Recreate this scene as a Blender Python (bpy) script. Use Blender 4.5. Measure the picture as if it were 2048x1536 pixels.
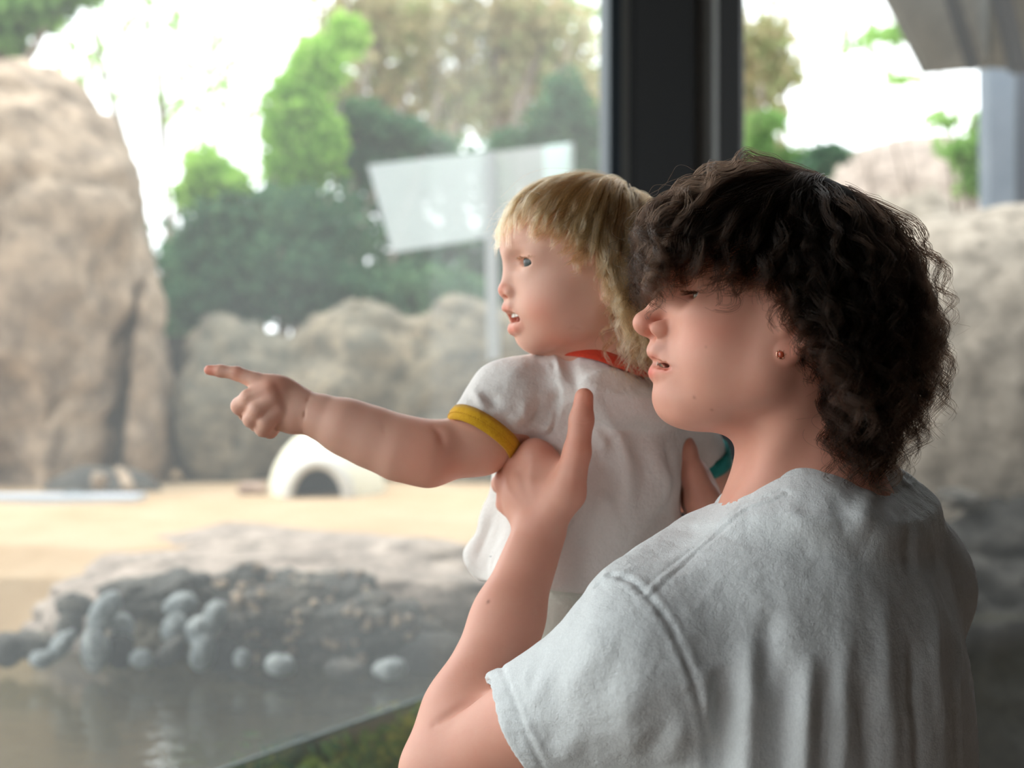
import bpy, math, random
import numpy as np
from mathutils import Vector, Matrix
scene = bpy.context.scene
for _o in list(bpy.data.objects):
    bpy.data.objects.remove(_o)
COL = scene.collection
PI = math.pi
# ---------------------------------------------------------------- camera
FPX = 2813.0           # focal length in pixels of a 2048 px wide frame
CAMZ = 1.5
cam_data = bpy.data.cameras.new('camera')
cam_data.sensor_width = 36.0
cam_data.lens = 36.0 * FPX / 2048.0
cam_data.clip_start = 0.05
cam_data.dof.use_dof = True
cam_data.dof.focus_distance = 1.24
cam_data.dof.aperture_fstop = 3.8
cam = bpy.data.objects.new('camera', cam_data)
COL.objects.link(cam)
cam.location = (0, 0, CAMZ)
cam.rotation_euler = (PI / 2, 0, 0)
scene.camera = cam
# ---------------------------------------------------------------- world, sun, exposure
world = bpy.data.worlds.new('world'); scene.world = world
world.use_nodes = True
nt = world.node_tree; nt.nodes.clear()
_out = nt.nodes.new('ShaderNodeOutputWorld')
_bg = nt.nodes.new('ShaderNodeBackground')
_tc = nt.nodes.new('ShaderNodeTexCoord')
_sx = nt.nodes.new('ShaderNodeSeparateXYZ')
_rmp = nt.nodes.new('ShaderNodeValToRGB')
_rmp.color_ramp.elements[0].position = 0.42; _rmp.color_ramp.elements[0].color = (0.50, 0.47, 0.42, 1)
_rmp.color_ramp.elements[1].position = 0.52; _rmp.color_ramp.elements[1].color = (0.95, 0.98, 1.0, 1)
_e = _rmp.color_ramp.elements.new(1.0); _e.color = (0.90, 0.96, 1.0, 1)
_ma = nt.nodes.new('ShaderNodeMath'); _ma.operation = 'MULTIPLY_ADD'; _ma.inputs[1].default_value = 0.5; _ma.inputs[2].default_value = 0.5
nt.links.new(_tc.outputs['Generated'], _sx.inputs[0])
nt.links.new(_sx.outputs['Z'], _ma.inputs[0])
nt.links.new(_ma.outputs[0], _rmp.inputs[0])
nt.links.new(_rmp.outputs[0], _bg.inputs[0])
_bg.inputs[1].default_value = 1.35
nt.links.new(_bg.outputs[0], _out.inputs[0])
sun_data = bpy.data.lights.new('sun', 'SUN')
sun_data.energy = 1.2; sun_data.angle = math.radians(25); sun_data.color = (1.0, 0.93, 0.82)
sun = bpy.data.objects.new('sun', sun_data); COL.objects.link(sun)
sun.rotation_euler = Vector((0.35, -0.30, -0.9)).to_track_quat('-Z', 'Y').to_euler()
scene.view_settings.view_transform = 'Standard'
scene.view_settings.look = 'None'
scene.view_settings.gamma = 1.0
scene.view_settings.use_curve_mapping = False
scene.view_settings.exposure = 1.44
scene.cycles.use_denoising = True
scene.cycles.max_bounces = 8
scene.cycles.transparent_max_bounces = 24
# ---------------------------------------------------------------- helpers: objects and properties
def P(px, py, d):
    """photograph pixel + distance along the view -> world point"""
    return np.array(((px - 1024.0) / FPX * d, d, CAMZ - (py - 768.0) / FPX * d))

def tag(o, label=None, cat=None, group=None, kind=None):
    if label: o['label'] = label
    if cat: o['category'] = cat
    if group: o['group'] = group
    if kind: o['kind'] = kind
    return o

def empty(name, loc=(0, 0, 0)):
    o = bpy.data.objects.new(name, None)
    o.empty_display_size = 0.1
    o.location = loc
    COL.objects.link(o)
    return o

def mesh_np(name, V, F, mat=None, parent=None, smooth=True, attrs=None):
    """V (n,3); F (m,3|4) or a list of such arrays; one mesh object, parent keeps world coordinates"""
    me = bpy.data.meshes.new(name)
    V = np.asarray(V, np.float32)
    Fs = F if isinstance(F, list) else [F]
    loops = np.concatenate([np.asarray(f, np.int32).ravel() for f in Fs])
    tot = np.concatenate([np.full(len(f), np.asarray(f).shape[1], np.int32) for f in Fs])
    start = np.concatenate([[0], np.cumsum(tot)[:-1]]).astype(np.int32)
    me.vertices.add(len(V)); me.vertices.foreach_set('co', V.ravel())
    me.loops.add(len(loops)); me.loops.foreach_set('vertex_index', loops)
    me.polygons.add(len(tot)); me.polygons.foreach_set('loop_start', start)
    me.polygons.foreach_set('use_smooth', np.full(len(tot), smooth, bool))
    me.update(calc_edges=True)
    if attrs:
        for k, a in attrs.items():
            a = np.asarray(a, np.float32)
            if a.ndim == 1:
                at = me.attributes.new(k, 'FLOAT', 'POINT'); at.data.foreach_set('value', a)
            else:
                at = me.attributes.new(k, 'FLOAT_COLOR', 'POINT')
                at.data.foreach_set('color', np.concatenate([a, np.ones((len(a), 1), np.float32)], 1).ravel())
    if mat: me.materials.append(mat)
    o = bpy.data.objects.new(name, me)
    COL.objects.link(o)
    if parent is not None:
        o.parent = parent
        o.matrix_parent_inverse = Matrix.Translation(parent.location).inverted() if parent.parent is None and parent.type == 'EMPTY' else Matrix.Identity(4)
    return o

def curves_obj(name, pts, radius, mat, parent=None):
    """pts (N, n, 3), radius (N, n): hair strands as one curves object"""
    N, n, _ = pts.shape
    hc = bpy.data.hair_curves.new(name)
    hc.add_curves([n] * N)
    hc.attributes['position'].data.foreach_set('vector', np.asarray(pts, np.float32).ravel())
    ra = hc.attributes.get('radius') or hc.attributes.new('radius', 'FLOAT', 'POINT')
    ra.data.foreach_set('value', np.asarray(radius, np.float32).ravel())
    hc.materials.append(mat)
    o = bpy.data.objects.new(name, hc)
    COL.objects.link(o)
    if parent is not None:
        o.parent = parent
        o.matrix_parent_inverse = Matrix.Translation(parent.location).inverted() if parent.parent is None and parent.type == 'EMPTY' else Matrix.Identity(4)
    return o

# ---------------------------------------------------------------- value noise
_rs = np.random.RandomState(7)
_NT = _rs.rand(32, 32, 32).astype(np.float32) * 2 - 1
def noise3(p, scale=1.0, oct=1, seed=0):
    p = np.asarray(p, np.float32) * scale + seed * 7.31
    tot = np.zeros(p.shape[:-1], np.float32); amp = 1.0
    for o in range(oct):
        i = np.floor(p).astype(np.int64); f = p - i; f = f * f * (3 - 2 * f)
        i0 = i & 31; i1 = (i + 1) & 31
        x0, y0, z0 = i0[..., 0], i0[..., 1], i0[..., 2]; x1, y1, z1 = i1[..., 0], i1[..., 1], i1[..., 2]
        fx, fy, fz = f[..., 0], f[..., 1], f[..., 2]
        a = _NT[x0, y0, z0] * (1 - fx) + _NT[x1, y0, z0] * fx
        b = _NT[x0, y1, z0] * (1 - fx) + _NT[x1, y1, z0] * fx
        c = _NT[x0, y0, z1] * (1 - fx) + _NT[x1, y0, z1] * fx
        d = _NT[x0, y1, z1] * (1 - fx) + _NT[x1, y1, z1] * fx
        tot += amp * ((a * (1 - fy) + b * fy) * (1 - fz) + (c * (1 - fy) + d * fy) * fz)
        amp *= 0.5; p = p * 2.03 + 3.7
    return tot

# ---------------------------------------------------------------- implicit surfaces
class Frame:
    """local axes f (forward), l (left), u (up) at origin o"""
    def __init__(s, o, yaw_f, pitch=0.0, roll=0.0, scale=1.0):
        # yaw_f: forward direction in the ground plane (vector), pitch: nose up, roll: towards left shoulder
        f = np.array([yaw_f[0], yaw_f[1], 0.0]); f /= np.linalg.norm(f)
        u = np.array([0, 0, 1.0]); l = np.cross(u, f)
        c, sn = math.cos(pitch), math.sin(pitch)
        f2 = f * c + u * sn; u2 = u * c - f * sn
        c, sn = math.cos(roll), math.sin(roll)
        u3 = u2 * c + l * sn; l3 = l * c - u2 * sn
        s.o = np.asarray(o, float); s.R = np.stack([f2, l3, u3], 1); s.s = scale
    def __call__(s, p):
        return s.o + s.R @ (np.asarray(p, float) * s.s)
    def pts(s, p):
        return s.o + (np.asarray(p, float) * s.s) @ s.R.T
    def inv(s, p):
        return ((np.asarray(p) - s.o) @ s.R) / s.s

IDF = Frame((0, 0, 0), (1, 0))
IDF.R = np.eye(3)

class SDF:
    def __init__(s): s.ops = []
    def add(s, op, fn, c, r, k):
        s.ops.append((op, fn, np.asarray(c, np.float32), float(r), float(k)))
        return s
    # each builder takes a frame; mirrored twins with mir=True
    def ell(s, fr, c, r, k=0.01, op='u', rot=None, mir=False):
        for sg in ((1, -1) if mir else (1,)):
            cc = fr((c[0], c[1] * sg, c[2])); R = fr.R.copy()
            if rot is not None:   # rot: (axis index, angle) applied in the local frame
                for ax, an in (rot if isinstance(rot, list) else [rot]):
                    an2 = an if (ax == 1 or sg == 1) else -an
                    ca, sa = math.cos(an2), math.sin(an2)
                    M = np.eye(3); i, j = [(1, 2), (2, 0), (0, 1)][ax]
                    M[i, i] = ca; M[j, j] = ca; M[i, j] = -sa; M[j, i] = sa
                    R = R @ M
            rr = np.asarray(r, float) * fr.s
            R32 = R.astype(np.float32); c32 = cc.astype(np.float32); ir = (1 / rr).astype(np.float32)
            def fn(p, R32=R32, c32=c32, ir=ir):
                q = ((p - c32) @ R32) * ir
                k0 = np.sqrt((q * q).sum(-1)) + 1e-6
                q2 = q * ir
                k1 = np.sqrt((q2 * q2).sum(-1)) + 1e-6
                return k0 * (k0 - 1) / k1
            s.add(op, fn, cc, rr.max(), k * fr.s)
        return s
    def cone(s, fr, a, b, ra, rb, k=0.01, op='u', mir=False):
        for sg in ((1, -1) if mir else (1,)):
            A = fr((a[0], a[1] * sg, a[2])); B = fr((b[0], b[1] * sg, b[2]))
            r1, r2 = ra * fr.s, rb * fr.s
            s._cone(A, B, r1, r2, k * fr.s, op)
        return s
    def _cone(s, A, B, r1, r2, k, op):
        A32 = A.astype(np.float32); ab = (B - A).astype(np.float32); L2 = float((ab * ab).sum()) + 1e-12
        def fn(p):
            pa = p - A32
            t = np.clip((pa @ ab) / L2, 0, 1)
            q = pa - t[..., None] * ab
            return np.sqrt((q * q).sum(-1)) - (r1 + (r2 - r1) * t)
        s.add(op, fn, (A + B) / 2, np.linalg.norm(B - A) / 2 + max(r1, r2), k)
    def chain(s, fr, pts, rad, k=0.004, op='u', mir=False, k0=None):
        """smooth tube through pts; k0 blends the tube with the rest"""
        for sg in ((1, -1) if mir else (1,)):
            W = [fr((p[0], p[1] * sg, p[2])) for p in pts]
            R = [r * fr.s for r in rad]
            kk = k * fr.s
            segs = [(W[i].astype(np.float32), (W[i + 1] - W[i]).astype(np.float32), R[i], R[i + 1]) for i in range(len(W) - 1)]
            def fn(p, segs=segs, kk=kk):
                d = None
                for A, ab, r1, r2 in segs:
                    pa = p - A
                    t = np.clip((pa @ ab) / (float((ab * ab).sum()) + 1e-12), 0, 1)
                    q = pa - t[..., None] * ab
                    di = np.sqrt((q * q).sum(-1)) - (r1 + (r2 - r1) * t)
                    d = di if d is None else smin(d, di, kk)
                return d
            Wn = np.array(W); c = (Wn.max(0) + Wn.min(0)) / 2
            s.add(op, fn, c, np.linalg.norm(Wn - c, axis=1).max() + max(R) + kk, (k if k0 is None else k0) * fr.s)
        return s
    def box(s, fr, c, h, r=0.005, k=0.01, op='u', mir=False):
        for sg in ((1, -1) if mir else (1,)):
            cc = fr((c[0], c[1] * sg, c[2])); c32 = cc.astype(np.float32); R32 = fr.R.astype(np.float32)
            hh = (np.asarray(h, float) * fr.s - r * fr.s).astype(np.float32); rr = r * fr.s
            def fn(p, c32=c32, R32=R32, hh=hh, rr=rr):
                q = np.abs((p - c32) @ R32) - hh
                return np.sqrt((np.maximum(q, 0) ** 2).sum(-1)) + np.minimum(q.max(-1), 0) - rr
            s.add(op, fn, cc, np.linalg.norm(h) * fr.s, k * fr.s)
        return s
    def plane(s, pt, n, k=0.004, op='i'):
        """keeps the side opposite to n"""
        n = np.asarray(n, float); n = (n / np.linalg.norm(n)).astype(np.float32); p32 = np.asarray(pt, np.float32)
        s.ops.append((op, lambda p: (p - p32) @ n, p32, 1e6, k))
        return s
    def other(s, sdf, off=0.0, k=0.004, op='s', c=(0, 0, 0), r=1e6):
        s.ops.append((op, lambda p: sdf(p) - off, np.asarray(c, np.float32), r, k))
        return s
    @staticmethod
    def _comb(op, d, di, k):
        if op == 'u': return smin(d, di, k)
        if op == 's': return -smin(-d, di, k)
        return -smin(-d, -di, k)
    def __call__(s, p):
        p = np.asarray(p, np.float32)
        d = np.full(p.shape[:-1], 1.0, np.float32)
        for op, fn, c, r, k in s.ops:
            d = s._comb(op, d, fn(p), k)
        return d

def smin(a, b, k):
    if k <= 1e-6: return np.minimum(a, b)
    h = np.maximum(k - np.abs(a - b), 0) / k
    return np.minimum(a, b) - h * h * (k * 0.25)

def axis(lo, hi, h, fine=()):
    """grid line positions from lo to hi; spacing h, or hf inside the fine (a, b, hf) spans, with eased steps"""
    out = [lo]
    while out[-1] < hi:
        x = out[-1]; st = h
        for a, b, hf in fine:
            if a <= x <= b: st = min(st, hf)
            else:
                dd = min(abs(x - a), abs(x - b)); st = min(st, hf + dd * 0.12)
        out.append(x + st)
    n = (-len(out)) % 8
    for _ in range(n): out.append(out[-1] + h)
    return np.array(out, np.float32)

def extract(sdf, X, Y, Z, smooth=2):
    """sparse surface nets on a rectilinear grid"""
    B = 8
    nx, ny, nz = len(X), len(Y), len(Z)
    bx, by, bz = nx // B, ny // B, nz // B
    cx = X.reshape(bx, B); cy = Y.reshape(by, B); cz = Z.reshape(bz, B)
    mx, my, mz = cx.mean(1), cy.mean(1), cz.mean(1)
    def ext(c, A):
        hi = np.append(c[1:, 0], A[-1] + (A[-1] - A[-2])); return (hi - c[:, 0]) / 2
    ex, ey, ez = ext(cx, X), ext(cy, Y), ext(cz, Z)
    BC = np.stack(np.meshgrid(mx, my, mz, indexing='ij'), -1).reshape(-1, 3)
    RB = np.sqrt((np.stack(np.meshgrid(ex, ey, ez, indexing='ij'), -1) ** 2).sum(-1)).reshape(-1).astype(np.float32)
    dc = sdf(BC)
    keep = np.abs(dc) < RB * 1.7 + 0.004
    ids = np.nonzero(keep)[0]
    D = np.repeat(np.repeat(np.repeat(np.where(dc > 0, 1, -1).astype(np.float32).reshape(bx, by, bz), B, 0), B, 1), B, 2)
    I, J, K = np.unravel_index(ids, (bx, by, bz))
    pts = np.empty((len(ids), B, B, B, 3), np.float32)
    pts[..., 0] = cx[I][:, :, None, None]; pts[..., 1] = cy[J][:, None, :, None]; pts[..., 2] = cz[K][:, None, None, :]
    pts = pts.reshape(len(ids), B ** 3, 3)
    bc, rb = BC[ids], RB[ids]
    d = np.full((len(ids), B ** 3), 1.0, np.float32)
    for op, fn, c, r, k in sdf.ops:
        if r > 1e5: m = np.ones(len(ids), bool)
        else:
            m = np.sqrt(((bc - c) ** 2).sum(-1)) - r - rb < k + rb * 2 + 0.01
            if op == 'i': m[:] = True
        if not m.any(): continue
        if m.all(): d = sdf._comb(op, d, fn(pts), k)
        else: d[m] = sdf._comb(op, d[m], fn(pts[m]), k)
    D = D.reshape(bx, B, by, B, bz, B)
    D[I, :, J, :, K, :] = d.reshape(-1, B, B, B)
    D = D.reshape(nx, ny, nz)
    S = D < 0
    strides = np.array([ny * nz, nz, 1], np.int64)
    cells, posn, quads = [], [], []
    G = (X, Y, Z)
    for ax in range(3):
        a = [slice(None)] * 3; b = [slice(None)] * 3
        a[ax] = slice(0, -1); b[ax] = slice(1, None)
        E = S[tuple(a)] != S[tuple(b)]
        o1, o2 = (ax + 1) % 3, (ax + 2) % 3
        lim = [slice(None)] * 3; lim[o1] = slice(0, 1); E[tuple(lim)] = False
        lim = [slice(None)] * 3; lim[o2] = slice(0, 1); E[tuple(lim)] = False
        idx = np.stack(np.nonzero(E), -1)
        if len(idx) == 0: continue
        i1 = idx.copy(); i1[:, ax] += 1
        d0 = D[idx[:, 0], idx[:, 1], idx[:, 2]]; d1 = D[i1[:, 0], i1[:, 1], i1[:, 2]]
        t = d0 / (d0 - d1)
        p = np.stack([G[q][idx[:, q]] for q in range(3)], -1)
        p[:, ax] += t * (G[ax][i1[:, ax]] - p[:, ax])
        lin = idx @ strides
        c4 = np.stack([lin - strides[o1] - strides[o2], lin - strides[o2], lin, lin - strides[o1]], -1)
        flip = d0 > 0
        c4[flip] = c4[flip][:, ::-1]
        cells.append(c4); posn.append(p)
    C = np.concatenate(cells); Pp = np.concatenate(posn)
    u, inv = np.unique(C.ravel(), return_inverse=True)
    inv = inv.reshape(-1)
    cnt = np.bincount(inv).astype(np.float32)
    Prep = np.repeat(Pp, 4, 0)
    V = np.stack([np.bincount(inv, Prep[:, q]) / cnt for q in range(3)], -1)
    F = inv.reshape(-1, 4)
    V = relax(V, F, smooth)
    return V.astype(np.float32), F.astype(np.int32)

def relax(V, F, it, lam=0.5, mu=-0.52):
    E = np.concatenate([F[:, [i, (i + 1) % F.shape[1]]] for i in range(F.shape[1])])
    a, b = E[:, 0], E[:, 1]; n = len(V)
    deg = np.maximum(np.bincount(a, minlength=n) + np.bincount(b, minlength=n), 1)
    for i in range(it * 2):
        w = lam if i % 2 == 0 else mu
        A = np.stack([np.bincount(a, V[b, q], n) + np.bincount(b, V[a, q], n) for q in range(3)], -1) / deg[:, None]
        V = V + w * (A - V)
    return V

def vnormals(V, F):
    n = np.cross(V[F[:, 2]] - V[F[:, 0]], V[F[:, -1]] - V[F[:, 1]])
    N = np.stack([np.bincount(F.ravel(), np.repeat(n[:, q], F.shape[1]), len(V)) for q in range(3)], -1)
    return N / (np.linalg.norm(N, axis=1, keepdims=True) + 1e-12)

def hit(sdf, px, py, d0=0.9, d1=2.2, n=700):
    """where the ray through a pixel first meets the surface"""
    ds = np.linspace(d0, d1, n)
    p = np.stack([(px - 1024.0) / FPX * ds, ds, CAMZ - (py - 768.0) / FPX * ds], -1)
    v = sdf(p)
    w = np.nonzero(v < 0)[0]
    if len(w) == 0: return p[np.argmin(v)]
    return p[w[0]]

def seg_dist(V, pts):
    """distance from V to a polyline, and the parameter 0..1 along it"""
    pts = [np.asarray(p, float) for p in pts]
    best = np.full(len(V), 1e9); par = np.zeros(len(V)); n = len(pts) - 1
    for i in range(n):
        ab = pts[i + 1] - pts[i]; L2 = (ab * ab).sum() + 1e-12
        t = np.clip(((V - pts[i]) @ ab) / L2, 0, 1)
        d = np.linalg.norm(V - pts[i] - t[:, None] * ab, axis=1)
        m = d < best; best[m] = d[m]; par[m] = (i + t[m]) / n
    return best, par

def tube(path, radius, seg=10, closed=False, flat=None, up=None, caps=True):
    """swept tube; flat=(a,b) scales across / along the up vector"""
    path = np.asarray(path, float); n = len(path)
    T = np.gradient(path, axis=0) if not closed else np.roll(path, -1, 0) - np.roll(path, 1, 0)
    T /= np.linalg.norm(T, axis=1, keepdims=True) + 1e-12
    if up is None:
        u = np.cross(T[0], (0.3, 0.5, 0.8)); U = []
        for t in T:
            u = u - t * (u @ t); u = u / (np.linalg.norm(u) + 1e-12); U.append(u)
        U = np.array(U)
    else:
        U = np.asarray(up, float); U = np.broadcast_to(U, path.shape).copy()
        U -= T * (U * T).sum(1, keepdims=True); U /= np.linalg.norm(U, axis=1, keepdims=True) + 1e-12
    W = np.cross(T, U)
    r = np.broadcast_to(np.asarray(radius, float), (n,))
    fa, fb = flat or (1, 1)
    a = np.linspace(0, 2 * PI, seg, endpoint=False)
    V = path[:, None] + r[:, None, None] * (np.cos(a)[None, :, None] * W[:, None] * fa + np.sin(a)[None, :, None] * U[:, None] * fb)
    V = V.reshape(-1, 3)
    F = []
    m = n if closed else n - 1
    for i in range(m):
        j = (i + 1) % n
        for q in range(seg):
            F.append((i * seg + q, i * seg + (q + 1) % seg, j * seg + (q + 1) % seg, j * seg + q))
    F = [np.array(F)]
    if caps and not closed:
        k = len(V); V = np.concatenate([V, path[:1], path[-1:]])
        T3 = [(k, (q + 1) % seg, q) for q in range(seg)] + [(k + 1, (n - 1) * seg + q, (n - 1) * seg + (q + 1) % seg) for q in range(seg)]
        F.append(np.array(T3))
    return V, F

def join(parts):
    """list of (V, F|[F..]) -> one (V, [F..])"""
    Vs, Fs, o = [], {}, 0
    for V, F in parts:
        for f in (F if isinstance(F, list) else [F]):
            f = np.asarray(f); Fs.setdefault(f.shape[1], []).append(f + o)
        Vs.append(V); o += len(V)
    return np.concatenate(Vs), [np.concatenate(v) for v in Fs.values()]

def catmull(pts, n):
    pts = np.asarray(pts, float); m = len(pts)
    t = np.linspace(0, m - 1, n); i = np.clip(t.astype(int), 0, m - 2); f = (t - i)[:, None]
    p0 = pts[np.maximum(i - 1, 0)]; p1 = pts[i]; p2 = pts[i + 1]; p3 = pts[np.minimum(i + 2, m - 1)]
    return 0.5 * (2 * p1 + (p2 - p0) * f + (2 * p0 - 5 * p1 + 4 * p2 - p3) * f ** 2 + (3 * p1 - p0 - 3 * p2 + p3) * f ** 3)

# ---------------------------------------------------------------- materials
class MatB:
    def __init__(s, name):
        s.m = bpy.data.materials.new(name); s.m.use_nodes = True
        s.nt = s.m.node_tree; s.nt.nodes.clear()
        s.out = s.n('ShaderNodeOutputMaterial')
    def n(s, t, **kw):
        nd = s.nt.nodes.new(t)
        for k, v in kw.items(): setattr(nd, k, v)
        return nd
    def l(s, a, b): s.nt.links.new(a, b); return s
    def coord(s, kind='Object', scale=(1, 1, 1)):
        tc = s.n('ShaderNodeTexCoord'); mp = s.n('ShaderNodeMapping')
        mp.inputs['Scale'].default_value = scale
        s.l(tc.outputs[kind], mp.inputs['Vector']); return mp.outputs[0]
    def noise(s, vec, scale, detail=4, rough=0.55, dist=0.0):
        nd = s.n('ShaderNodeTexNoise'); nd.inputs['Scale'].default_value = scale; nd.inputs['Detail'].default_value = detail
        nd.inputs['Roughness'].default_value = rough; nd.inputs['Distortion'].default_value = dist
        s.l(vec, nd.inputs['Vector']); return nd.outputs['Fac']
    def ramp(s, fac, stops):
        r = s.n('ShaderNodeValToRGB'); e = r.color_ramp.elements
        while len(e) < len(stops): e.new(0.5)
        for el, (p, c) in zip(e, stops):
            el.position = p; el.color = (*c, 1) if len(c) == 3 else c
        s.l(fac, r.inputs[0]); return r.outputs[0]
    def mix(s, fac, a, b, mode='MIX'):
        m = s.n('ShaderNodeMix', data_type='RGBA', blend_type=mode)
        for sock, v in ((m.inputs[0], fac), (m.inputs[6], a), (m.inputs[7], b)):
            if isinstance(v, (int, float)): sock.default_value = v
            elif isinstance(v, tuple): sock.default_value = (*v, 1)
            else: s.l(v, sock)
        return m.outputs[2]
    def math(s, op, a, b=0.0):
        m = s.n('ShaderNodeMath', operation=op)
        for sock, v in zip(m.inputs, (a, b)):
            if isinstance(v, (int, float)): sock.default_value = v
            else: s.l(v, sock)
        return m.outputs[0]
    def attr(s, name, out='Color'):
        a = s.n('ShaderNodeAttribute'); a.attribute_name = name; return a.outputs[out]
    def bump(s, h, strength=0.3, dist=0.001, normal=None):
        b = s.n('ShaderNodeBump'); b.inputs['Strength'].default_value = strength; b.inputs['Distance'].default_value = dist
        s.l(h, b.inputs['Height'])
        if normal is not None: s.l(normal, b.inputs['Normal'])
        return b.outputs[0]
    def principled(s, color, rough=0.6, normal=None, **kw):
        p = s.n('ShaderNodeBsdfPrincipled')
        if isinstance(color, tuple): p.inputs['Base Color'].default_value = (*color, 1)
        else: s.l(color, p.inputs['Base Color'])
        if isinstance(rough, (int, float)): p.inputs['Roughness'].default_value = rough
        else: s.l(rough, p.inputs['Roughness'])
        if normal is not None: s.l(normal, p.inputs['Normal'])
        for k, v in kw.items():
            p.inputs[k.replace('_', ' ')].default_value = v
        s.l(p.outputs[0], s.out.inputs[0]); return p
# ---------------------------------------------------------------- skin, cloth and hair materials
def skin_material(name, base, blood, sss=0.12, scale=1.0):
    m = MatB(name)
    v = m.coord('Object')
    n1 = m.noise(v, 38 * scale, 4, 0.6)
    n2 = m.noise(v, 240 * scale, 3, 0.6)
    c = m.mix(m.math('MULTIPLY', n1, 0.45), base, blood)
    tint = m.attr('tint', 'Color')           # lips, knuckles, cheeks, moles: the skin's own pigment
    c = m.mix(1.0, c, tint, 'MULTIPLY')
    b = m.bump(m.noise(v, 1500 * scale, 2, 0.6), 0.10, 0.0006)
    b = m.bump(n2, 0.08, 0.001, b)
    p = m.principled(c, 0.50, b)
    p.inputs['Subsurface Weight'].default_value = sss
    p.inputs['Subsurface Radius'].default_value = (0.012, 0.004, 0.002)
    p.inputs['Subsurface Scale'].default_value = 1.0
    p.inputs['Specular IOR Level'].default_value = 0.38
    return m.m

def cloth_material(name, col, col2, weave=900, slub=(40, 40, 8), bump=0.35, rough=0.9):
    m = MatB(name)
    v = m.coord('Object')
    vs = m.coord('Object', slub)
    s1 = m.noise(vs, 30, 4, 0.65)
    w1 = m.noise(v, weave, 2, 0.7)
    fac = m.math('ADD', m.math('MULTIPLY', s1, 0.6), m.math('MULTIPLY', w1, 0.4))
    c = m.mix(m.ramp(fac, [(0.38, (0, 0, 0)), (0.62, (1, 1, 1))]), col2, col)
    b = m.bump(w1, bump, 0.0009)
    b = m.bump(m.noise(v, 70, 4, 0.6), 0.55, 0.004, b)
    p = m.principled(c, rough, b)
    p.inputs['Specular IOR Level'].default_value = 0.2
    p.inputs['Sheen Weight'].default_value = 0.15
    return m.m

def plain_material(name, col, rough=0.6, **kw):
    m = MatB(name)
    v = m.coord('Object')
    c = m.mix(m.noise(v, 60, 4), tuple(x * 0.93 for x in col), tuple(min(1, x * 1.06) for x in col))
    m.principled(c, rough, **kw)
    return m.m

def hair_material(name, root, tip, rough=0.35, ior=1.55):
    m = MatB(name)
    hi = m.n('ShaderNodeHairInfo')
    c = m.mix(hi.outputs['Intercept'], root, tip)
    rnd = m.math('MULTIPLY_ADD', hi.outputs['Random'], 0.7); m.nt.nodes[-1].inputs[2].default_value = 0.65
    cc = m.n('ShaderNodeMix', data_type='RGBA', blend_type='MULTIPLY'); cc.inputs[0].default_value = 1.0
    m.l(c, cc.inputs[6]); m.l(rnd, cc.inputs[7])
    h = m.n('ShaderNodeBsdfHairPrincipled')
    h.parametrization = 'COLOR'; h.inputs['IOR'].default_value = ior
    m.l(cc.outputs[2], h.inputs['Color'])
    h.inputs['Roughness'].default_value = rough
    h.inputs['Radial Roughness'].default_value = 0.5
    m.l(h.outputs[0], m.out.inputs[0])
    return m.m
# ================================================================ the viewing shelter: glass, post, floor, ceiling, walls
ZW = .845                                   # water level
GD = np.array((.493, .870)); GN = np.array((-.870, .493))   # along the glass, outwards
G0 = np.array((-.498, 2.4))
def gp(t, off=0.0, z=0.0):
    q_ = G0 + GD * t + GN * off
    return np.array((q_[0], q_[1], z))
def box_between(a, b, width, z0, z1, wdir=None):
    """upright slab from plan point a to b"""
    a = np.asarray(a[:2], float); b = np.asarray(b[:2], float)
    d = (b - a) / np.linalg.norm(b - a); n = np.array((-d[1], d[0])) * width / 2
    c = [a - n, b - n, b + n, a + n]
    V = np.array([(p[0], p[1], z) for z in (z0, z1) for p in c])
    F = np.array([(3, 2, 1, 0), (4, 5, 6, 7), (0, 1, 5, 4), (1, 2, 6, 5), (2, 3, 7, 6), (3, 0, 4, 7)])
    return V, F
def slab(x0, x1, y0, y1, z0, z1):
    V = np.array([(x, y, z) for z in (z0, z1) for x, y in ((x0, y0), (x1, y0), (x1, y1), (x0, y1))], float)
    return V, np.array([(3, 2, 1, 0), (4, 5, 6, 7), (0, 1, 5, 4), (1, 2, 6, 5), (2, 3, 7, 6), (3, 0, 4, 7)])
def struct(name, VF, mat, parent=None):
    o = mesh_np(name, VF[0], VF[1], mat, parent, smooth=False)
    if parent is None: o['kind'] = 'structure'
    return o
def concrete(name, a, b, scale=3.0, rough=.8):
    m = MatB(name); v = m.coord('Object')
    n = m.noise(v, scale, 6, .6)
    m.principled(m.ramp(n, [(.35, a), (.65, b)]), rough, m.bump(m.noise(v, scale * 12, 4), .25, .004))
    return m.m
M_FLOOR = concrete('brown_floor', (.17, .12, .09), (.25, .18, .14))
M_INNER = concrete('dark_wall', (.07, .055, .048), (.10, .085, .075))
M_CEIL = concrete('dark_ceiling', (.10, .095, .09), (.13, .125, .12))
M_BLACK = plain_material('black_painted_metal', (.010, .011, .013), .75)
M_FRAME = plain_material('dark_blue_grey_metal', (.060, .080, .10), .5)
M_GREYM = plain_material('grey_edge_and_reflection', (.16, .16, .155), .6)
M_GLINT = plain_material('painted_edge_glint', (.50, .51, .51), .5)

struct('floor', slab(-3.2, 4.2, -4.2, 4.6, -.12, 0), M_FLOOR)
struct('ceiling', slab(-2.4, 4.2, -4.2, 3.75, 3.65, 3.8), M_CEIL)
struct('wall_back', slab(-3.2, 4.2, -4.3, -4.15, 0, 3.65), M_INNER)
struct('wall_right', slab(4.05, 4.2, -4.2, 4.6, 0, 3.65), M_INNER)
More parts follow.
